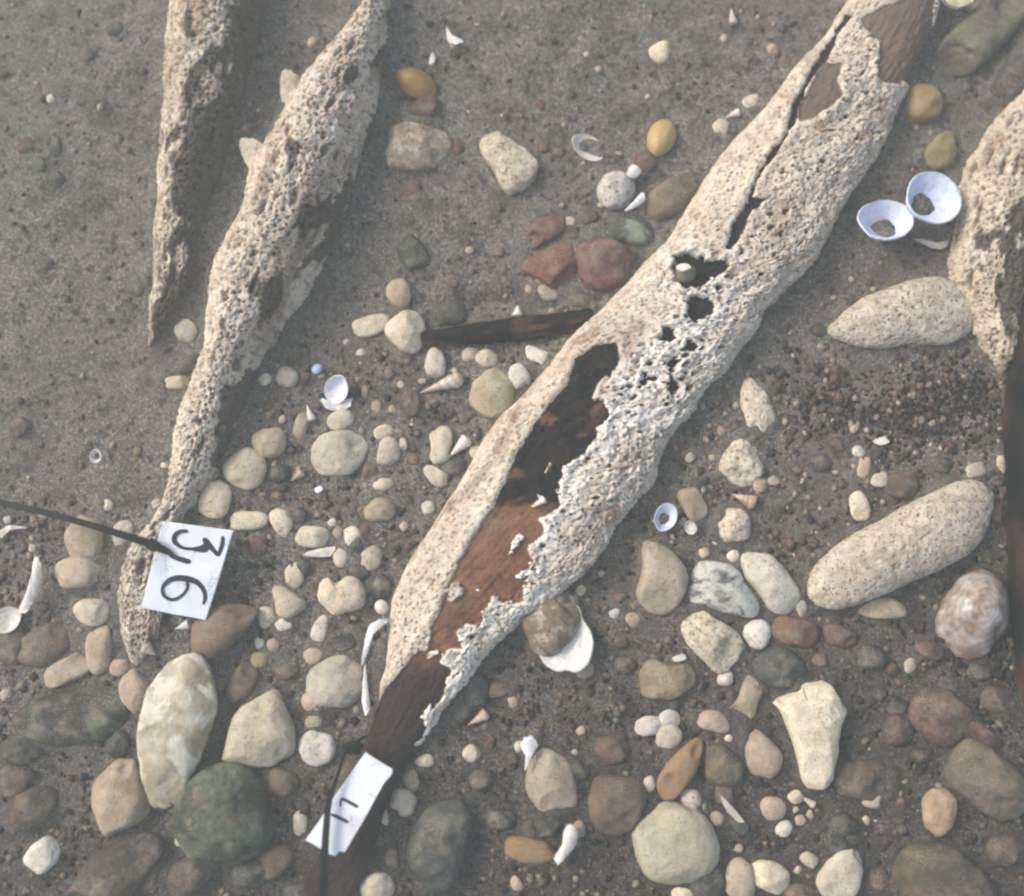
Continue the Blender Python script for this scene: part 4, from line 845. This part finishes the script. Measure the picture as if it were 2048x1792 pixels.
shard('shell_splinter', 'grey flake of crust beside the upper slender timber', [(562, 150), (580, 142), (600, 165), (590, 200), (565, 205)], 0.008, 0.002, (140, 124, 108), 0.3, mat='crust_b')

# ------------------------------------------------------------------ number tags and straps
def ribbon(name, pts, widths, z, th, mat, parent, loc, closed=False):
    """flat stroke following 3D-ish pixel points; z scalar or list"""
    p = np.array(pts, float); zs = np.full(len(p), z) if np.isscalar(z) else np.array(z, float); ws = np.full(len(p), widths) if np.isscalar(widths) else np.array(widths, float)
    wv = np.array([[*W(a, b, c), c] for (a, b), c in zip(p, zs)])
    k = np.linspace(0, len(p) - 1, 12 * (len(p) - 1) + 1); i = np.minimum(k.astype(int), len(p) - 2); t = (k - i)[:, None]
    Pp = np.vstack([2 * wv[0] - wv[1], wv, 2 * wv[-1] - wv[-2]]); a, b, c, e = Pp[i], Pp[i + 1], Pp[i + 2], Pp[i + 3]
    q = 0.5 * (2 * b + (c - a) * t + (2 * a - 5 * b + 4 * c - e) * t ** 2 + (3 * b - a - 3 * c + e) * t ** 3)
    wd = np.interp(k, np.arange(len(p)), ws) * PXM / 2
    d = np.gradient(q[:, :2], axis=0); d /= np.linalg.norm(d, axis=1, keepdims=True) + 1e-12; nrm = np.stack([-d[:, 1], d[:, 0], 0 * d[:, 0]], -1)
    wd = wd * np.sqrt(np.clip(np.minimum(np.arange(len(q)), np.arange(len(q))[::-1]) / 3.0, 0.25, 1))
    up = np.array([0, 0, th / 2]); A = q + nrm * wd[:, None]; B = q - nrm * wd[:, None]
    V = np.stack([A + up, B + up, B - up, A - up], 1).reshape(-1, 3) - np.array(loc)
    n = len(q); F = grid_faces(n, 4, True)[:, ::-1]
    F = np.vstack([F, [[0, 1, 2, 3]], [[4 * n - 1, 4 * n - 2, 4 * n - 3, 4 * n - 4]]])
    return link(name, mesh_np(name, V, F, False), mat, parent)
def plate(name, poly, z, th, label, bend=0.0):
    """thin plastic plate; z = height at each outline corner"""
    p = np.array(poly, float); w = np.array([[*W(a, b, c), c] for (a, b), c in zip(p, z)])
    c0 = w.mean(0); q = w - c0; n = len(q)
    root = empty(name, tuple(c0)); inn = q * (1 - 0.02)
    up = np.array([0, 0, th / 2]); V = [inn + up, q + up * 0.5, q - up * 0.5, inn - up]
    V = np.vstack([V[0], V[1], V[2], V[3]]); F = []
    for a in range(3):
        for j in range(n): F.append([a * n + j, (a + 1) * n + j, (a + 1) * n + (j + 1) % n, a * n + (j + 1) % n])
    me = bpy.data.meshes.new('plate'); me.from_pydata([tuple(v) for v in V], [], [tuple(f[::-1]) for f in F] + [tuple(range(n))[::-1], tuple(range(3 * n, 4 * n))]); me.update()
    import bmesh
    bm = bmesh.new(); bm.from_mesh(me); bmesh.ops.recalc_face_normals(bm, faces=bm.faces); bm.to_mesh(me); bm.free()
    link('plate', me, M['tag'], root); tag(root, label, 'tag')
    # height of the plate by least squares plane
    A = np.c_[w[:, :2], np.ones(n)]; co = np.linalg.lstsq(A, w[:, 2], rcond=None)[0]
    def zz(px, py):
        z = c0[2]
        for _ in range(4): xy = W(px, py, z); z = co[0] * xy[0] + co[1] * xy[1] + co[2]
        return z + th / 2
    return root, c0, zz
def zoomA(l): return [(220 + a / 6.827, 1000 + b / 6.827) for a, b in l]
def zoomB(l): return [(570 + a / 6.827, 1440 + b / 6.827) for a, b in l]
root, c0, zz = plate('number_tag', [(325, 1042), (467, 1061), (440, 1152), (412, 1240), (345, 1228), (283, 1215), (304, 1128)], [0.0175, 0.0155, 0.0145, 0.0125, 0.0135, 0.015, 0.017], 0.0011, 'white plastic tag with black handwritten 3 and 6 on the slender timber')
def stroke(nm, pts, w, zz, root, c0): return ribbon(nm, pts, w, [zz(*p) + 0.00012 for p in pts], 0.00016, M['ink'], root, c0)
s3 = zoomA([(1065, 425), (960, 430), (890, 480), (878, 560), (935, 620), (1010, 658), (1120, 668), (1220, 668), (1290, 655), (1320, 610)])
stroke('handwritten_three', s3, [6, 8, 9, 9, 7, 6, 6, 12, 17, 14], zz, root, c0)
stroke('handwritten_three', zoomA([(1275, 520), (1330, 590), (1400, 670), (1480, 765)]), [9, 12, 9, 7], zz, root, c0)
stroke('handwritten_three', zoomA([(1480, 770), (1505, 690), (1535, 590), (1540, 490)]), [6, 8, 8, 6], zz, root, c0)
s6 = zoomA([(1270, 1430), (1300, 1330), (1275, 1220), (1190, 1125), (1060, 1080), (920, 1065), (800, 1100), (722, 1190), (730, 1290), (800, 1350), (900, 1350), (1010, 1275), (1062, 1180), (1045, 1120)])
stroke('handwritten_six', s6, [5, 8, 9, 10, 12, 11, 9, 7, 7, 6, 6, 5, 6, 6], zz, root, c0)
stroke('handwritten_one', zoomA([(800, 735), (900, 790), (1000, 820), (1105, 850)]), [8, 9, 10, 9], zz, root, c0)
st = empty('cable_tie', (float(c0[0]), float(c0[1]), float(c0[2])))
ribbon('strap', [(-120, 962), (0, 1004), (110, 1030), (220, 1062), (300, 1088), (345, 1108)], [12, 12, 12, 13, 15, 12], [0.016, 0.020, 0.023, 0.023, 0.0205, 0.0185], 0.0013, M['cord'], st, c0)
ribbon('lock_head', [(296, 1083), (306, 1090), (317, 1097)], [20, 21, 18], [0.0215, 0.021, 0.0205], 0.0034, M['cord'], st, c0)
tag(st, 'black cable tie strap running to the tag marked 3 and 6', 'cable tie')
root, c0, zz = plate('number_tag', [(731, 1504), (752, 1518), (785, 1538), (785, 1548), (769, 1565), (728, 1640), (690, 1704), (679, 1702), (671, 1712), (659, 1708), (640, 1696), (611, 1680), (640, 1640), (668, 1594)], np.interp([1504, 1518, 1538, 1548, 1565, 1640, 1704, 1702, 1712, 1708, 1696, 1680, 1640, 1594], [1500, 1715], [0.0205, 0.0275]), 0.0011, 'white plastic tag marked 11 at the dark tip of the wide timber')
stroke('handwritten_one', zoomB([(745, 1185), (760, 1130), (785, 1080), (890, 1130), (1000, 1192)]), [2.5, 4, 5, 6, 6], zz, root, c0)
stroke('handwritten_one', zoomB([(625, 1285), (740, 1335), (870, 1402)]), [6, 6, 6], zz, root, c0)
st = empty('cable_tie', (float(c0[0]), float(c0[1]), float(c0[2])))
ribbon('strap', [(735, 1470), (706, 1490), (690, 1508), (674, 1555), (659, 1600), (653, 1650), (649, 1720), (646, 1800), (640, 1900)], [6, 6, 6, 7, 10, 12, 13, 16, 20], [0.015, 0.022, 0.024, 0.027, 0.029, 0.031, 0.033, 0.034, 0.033], 0.0013, M['cord'], st, c0)
ribbon('lock_head', [(692, 1500), (708, 1495), (724, 1500)], [20, 24, 20], [0.0205, 0.0215, 0.0205], 0.004, M['cord'], st, c0)
tag(st, 'black cable tie looped over the tag marked 11', 'cable tie')

# ------------------------------------------------------------------ loose small pebbles (individuals) and gravel
rg = random.Random(77)
occ = [(s['x'], s['y'], max(s['rx'], s['ry'])) for s in STONES]
PAL = [('C', 5), ('B', 5), ('G', 4), ('P', 3), ('N', 4), ('R', 3), ('D', 4), ('L', 2), ('W', 2), ('K', 2)]
def in_timber(x, y):
    for L_, R_ in ((C_L, C_R), (A_L, A_R), (B_L, B_R), (D_L, D_R), (F_L, F_R)):
        a, b = np.array(L_, float), np.array(R_, float)
        if a[:, 1].min() <= y <= a[:, 1].max():
            xl = np.interp(y, a[:, 1], a[:, 0]); xr = np.interp(y, b[:, 1], b[:, 0])
            if xl - 4 < x < xr + 4: return True
    return False
def density(x, y):
    d = 0.05
    if y > 1000: d = 0.9
    elif y > 680 and 480 < x < 1000: d = 0.9
    elif x > 1350 and y > 850: d = 0.7
    elif 900 < x < 1320 and 380 < y < 700: d = 0.6
    if x < 480 and y > 1000: d = 1.0
    return d
cnt = 0; tries = 0
while cnt < 112 and tries < 9000:
    tries += 1
    x, y = rg.uniform(10, 2040), rg.uniform(10, 1785)
    if rg.random() > density(x, y) or in_timber(x, y): continue
    r = rg.uniform(7, 14) if y < 1150 else rg.uniform(8, 22)
    if any((x - a) ** 2 + (y - b) ** 2 < (r + c * 0.9) ** 2 for a, b, c in occ): continue
    k = rg.choices([p[0] for p in PAL], [p[1] for p in PAL])[0]
    stone(k, x, y, r, r * rg.uniform(0.65, 1), rg.uniform(0, 180), sink=rg.uniform(0.1, 0.45)); occ.append((x, y, r)); cnt += 1

# gravel: thousands of grains too small to pick apart
def grains(name, n, rmin, rmax, cols, label, seed, dens=True, flat=0.7, spots=None, cat='gravel'):
    r_ = np.random.default_rng(seed); N = n * 5
    px, py = r_.uniform(-260, 2310, N), r_.uniform(-220, 2010, N)
    if spots:
        sp_ = np.array(spots, float)[r_.integers(0, len(spots), N)]; px = sp_[:, 0] + r_.normal(0, 1, N) * sp_[:, 2]; py = sp_[:, 1] + r_.normal(0, 1, N) * sp_[:, 3]; dens = False
    if dens:
        big = fbm(p3(px / 190, py / 190), 2, seed)
        d = np.where(py > 1000, 0.8, np.where((py > 660) & (px > 480), 0.75, np.where(px < 480, 0.10, 0.14)))
        d = np.where((px > 1500) & (py > 760) & (py < 960), 1.0, d) + big * 0.45 * d
        keep = r_.random(N) < np.clip(d, 0.03, 1)
        px, py = px[keep], py[keep]
    px, py = px[:n], py[:n]; n = len(px)
    xy = W(px, py, 0.0); z = ground_z(xy[:, 0], xy[:, 1])
    ico = np.array([(1, 0, 0), (-1, 0, 0), (0, 1, 0), (0, -1, 0), (0, 0, 1), (0, 0, -1), (.6, .6, .5), (-.6, .6, .5), (.6, -.6, .5), (-.6, -.6, .5)], float)
    fc = np.array([(4, 0, 6), (4, 6, 2), (4, 2, 7), (4, 7, 1), (4, 1, 9), (4, 9, 3), (4, 3, 8), (4, 8, 0), (0, 2, 6), (2, 1, 7), (1, 3, 9), (3, 0, 8), (5, 2, 0), (5, 1, 2), (5, 3, 1), (5, 0, 3)])
    rad = (rmin + (rmax - rmin) * r_.random(n) ** 2.2)
    an = r_.uniform(0, 6.28, n); sx, sy = r_.uniform(0.6, 1.3, n), r_.uniform(0.6, 1.1, n)
    V = ico[None] * (1 + r_.uniform(-0.22, 0.22, (n, 10, 1))) * rad[:, None, None]
    V[..., 0] *= sx[:, None]; V[..., 1] *= sy[:, None]; V[..., 2] *= flat
    ca, sa = np.cos(an)[:, None], np.sin(an)[:, None]
    x2 = V[..., 0] * ca - V[..., 1] * sa + xy[:, 0:1]; y2 = V[..., 0] * sa + V[..., 1] * ca + xy[:, 1:2]; z2 = V[..., 2] + (z + rad * 0.15)[:, None]
    P = np.stack([x2, y2, z2], -1).reshape(-1, 3); F = (fc[None] + (np.arange(n) * 10)[:, None, None]).reshape(-1, 3)
    me = mesh_np(name, P, F, True)
    pal = np.array([lin(c) for c in cols]); ci = r_.integers(0, len(pal), n); cv = pal[ci] * r_.uniform(0.75, 1.2, (n, 1)) * np.interp(py, [900, 1350], [1.0, 0.55])[:, None]  # grains painted darker down the bed for the shaded gaps between stones
    ca_ = me.color_attributes.new('Col', 'FLOAT_COLOR', 'POINT'); ca_.data.foreach_set('color', np.repeat(np.c_[cv, np.ones(n)], 10, 0).astype(np.float32).ravel())
    ob = link(name, me, M['grit']); tag(ob, label, cat, kind='stuff'); return ob
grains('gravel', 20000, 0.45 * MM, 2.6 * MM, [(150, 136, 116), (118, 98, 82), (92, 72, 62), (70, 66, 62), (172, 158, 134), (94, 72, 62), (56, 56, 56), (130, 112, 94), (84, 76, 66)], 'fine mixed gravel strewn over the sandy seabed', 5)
grains('wood_debris', 2600, 0.3 * MM, 1.8 * MM, [(44, 35, 31), (34, 30, 28), (54, 43, 37), (28, 26, 25), (64, 53, 45)], 'dark flakes of rotten wood heaped on the sand beside the dark beam', 15, flat=0.4, spots=[(1720, 850, 100, 40), (1860, 800, 90, 45), (1900, 860, 70, 60), (1640, 800, 80, 45), (1930, 780, 50, 40), (2000, 1360, 50, 80), (1960, 1300, 60, 60)], cat='wood debris')
grains('shell_grit', 420, 0.4 * MM, 1.3 * MM, [(226, 220, 208), (214, 206, 190), (230, 230, 232), (206, 190, 166)], 'scattered crumbs of white shell on the sand', 9, flat=0.35)

# ------------------------------------------------------------------ the sand itself, banked up round what lies in it
gx, gy = axis(0.36, 0.0015, 4.0), axis(0.33, 0.0015, 4.0)
GX, GY = np.meshgrid(gx, gy, indexing='ij')
X, Y = GX.ravel(), GY.ravel()
GZ = ground_z(X, Y) + 0.55 * MM * fbm(p3(X / 0.0045, Y / 0.0045), 2, 11)
pk, _ = pits2(X, Y, 0.011, 0.35, 0.10, 0.30, 5)
GZ = GZ - 1.0 * MM * pk * (np.abs(X) < 0.4)
far = np.clip((np.hypot(X, Y) - 0.5) / 2.0, 0, 1)
GZ = GZ + far * 0.10 * fbm(p3(X / 0.9, Y / 0.9), 3, 21)
GZ = GZ.reshape(GX.shape)
def bank(poly, amp, wid):
    lo, hi = poly.min(0) - 3 * wid, poly.max(0) + 3 * wid
    i0, i1 = np.searchsorted(gx, [lo[0], hi[0]]); j0, j1 = np.searchsorted(gy, [lo[1], hi[1]])
    if i1 - i0 < 2 or j1 - j0 < 2: return
    xs, ys = GX[i0:i1, j0:j1], GY[i0:i1, j0:j1]
    d = np.maximum(-sdpoly(xs, ys, poly), 0)
    GZ[i0:i1, j0:j1] += amp * np.exp(-(d / wid) ** 2) * (0.6 + 0.7 * fbm(p3(xs / 0.012, ys / 0.012), 2, 33))
for s in STONES: bank(s['out'], min(0.0035, (0.42 if s['sink'] < 0.3 else 0.24) * s['h'] + 0.0003), 0.0032)
for L_, R_ in ((C_L, C_R), (A_L, A_R), (B_L, B_R), (D_L, D_R)): bank(np.vstack([W(*np.array(L_, float).T, 0.002), W(*np.array(R_, float).T, 0.002)[::-1]]), 0.0028, 0.006)
GZ = GZ.ravel()
o = link('seabed', mesh_np('seabed', np.stack([X, Y, GZ], -1), grid_faces(len(gx), len(gy))), M['sand'])
tag(o, 'grey brown sandy seabed under the stones and timbers', 'seabed', kind='structure')


# ------------------------------------------------------------------ labels for the stones
LAND = [(365, 1130, 'the tag marked 3 and 6'), (700, 1610, 'the tag marked 11'), (1820, 415, 'the open clam'), (448, 1630, 'the round green stone'), (680, 905, 'the largest flat oval grey white stone'),
        (1000, 655, 'the charred stick'), (1150, 510, 'the red slabs'), (1360, 1535, 'the orange brown leaf shaped stone'), (1630, 1460, 'the large tooth shaped stone'), (1560, 1335, 'the blue black slate stone'),
        (1800, 1090, 'the very long pitted stone'), (1800, 630, 'the large pitted stone by the blotched timber'), (880, 1690, 'the large dark slate stone'), (1440, 1180, 'the black and white mottled stone'),
        (985, 785, 'the large rounded cream stone'), (834, 168, 'the golden ribbed clam shell'), (1018, 320, 'the pale wedge shaped stone'), (1233, 380, 'the round whitish speckled stone'), (340, 350, 'the dark streaked timber'),
        (1345, 1685, 'the largest round pale stone'), (672, 1366, 'the rounded pale stone by the wide timber'), (70, 1170, 'the white crescent shell'), (450, 750, 'the slender timber'), (1640, 920, 'the dark debris on the sand'),
        (1965, 1560, 'the flat olive grey stone'), (350, 1460, 'the long white patched stone'), (690, 1190, 'the knobbly cream stone'), (1500, 250, 'the upper wide timber')]
def shape(s):
    q = max(s['rx'], s['ry']) / min(s['rx'], s['ry']); return 'round' if q < 1.2 else ('oval' if q < 1.75 else 'long')
def size(s): return 'tiny' if s['size'] < 10.5 else ('small' if s['size'] < 20 else ('medium' if s['size'] < 34 else 'large'))
used = {}
for s in STONES:
    o = s['o']; o['category'] = 'stone' if s['nm'] == 'stone' else ('crust lump' if s['nm'] == 'crust_lump' else 'pebble')
    if s['label']: o['label'] = s['label']; continue
    near = min(LAND, key=lambda l: (l[0] - s['x']) ** 2 + (l[1] - s['y']) ** 2)[2]
    s['base'] = f"{size(s)} {shape(s)} {s['word']} {s['nm']}"; s['near'] = near
    used.setdefault((s['base'], near), []).append(s)
for (b, near), lst in used.items():
    lab = f"{b} near {near}"
    if len(lst) > 1:
        # tell look-alikes apart by what lies next to them
        for s in lst:
            nb = min((t for t in STONES if t is not s and t['size'] > 9), key=lambda t: (t['x'] - s['x']) ** 2 + (t['y'] - s['y']) ** 2)
            s['lab'] = f"{lab}, next to a {nb['word']} {nb['nm'].replace('_', ' ')}"; s['nb'] = nb
    else: lst[0]['lab'] = lab
final = {}
for s in STONES:
    if s['label']: continue
    w = s['lab'].split()
    if len(w) > 16: s['lab'] = ' '.join(w[:16])
    final.setdefault(s['lab'], []).append(s)
for lab in [k for k, v in final.items() if len(v) > 1]:
    lst = final.pop(lab)
    for s in lst:
        n2 = sorted((t for t in STONES if t is not s and t['size'] > 6), key=lambda t: (t['x'] - s['x']) ** 2 + (t['y'] - s['y']) ** 2)[:2]
        l2 = f"{s['base']} between a {size(n2[0])} {shape(n2[0])} {n2[0]['word']} one and a {size(n2[1])} {n2[1]['word']} one"
        final.setdefault(' '.join(l2.split()[:16]), []).append(s)
for lab, lst in final.items():
    for s in lst:
        s['o']['label'] = lab
        if len(lst) > 1: s['o']['group'] = 'look-alike ' + lst[0]['base'] + 's near ' + lst[0]['near']

# ------------------------------------------------------------------ the murky water between camera and bed
def hazebox():
    x, y, z0, z1 = 4.3, 4.3, -1.25, 0.80
    V = [(-x, -y, z0), (x, -y, z0), (x, y, z0), (-x, y, z0), (-x, -y, z1), (x, -y, z1), (x, y, z1), (-x, y, z1)]
    F = [(0, 3, 2, 1), (4, 5, 6, 7), (0, 1, 5, 4), (1, 2, 6, 5), (2, 3, 7, 6), (3, 0, 4, 7)]
    m = bpy.data.materials.new('murky_water'); m.use_nodes = True; nt = m.node_tree; nt.nodes.clear()
    out = nt.nodes.new('ShaderNodeOutputMaterial'); vol = nt.nodes.new('ShaderNodeVolumePrincipled')
    vol.inputs['Color'].default_value = (0.81, 0.89, 0.87, 1); vol.inputs['Density'].default_value = 0.27
    vol.inputs['Anisotropy'].default_value = 0.3
    nt.links.new(vol.outputs[0], out.inputs['Volume'])
    o = link('haze', mesh_np('haze', V, F, False), m); tag(o, 'faintly milky greenish water over the whole seabed', 'water', kind='stuff')
hazebox()
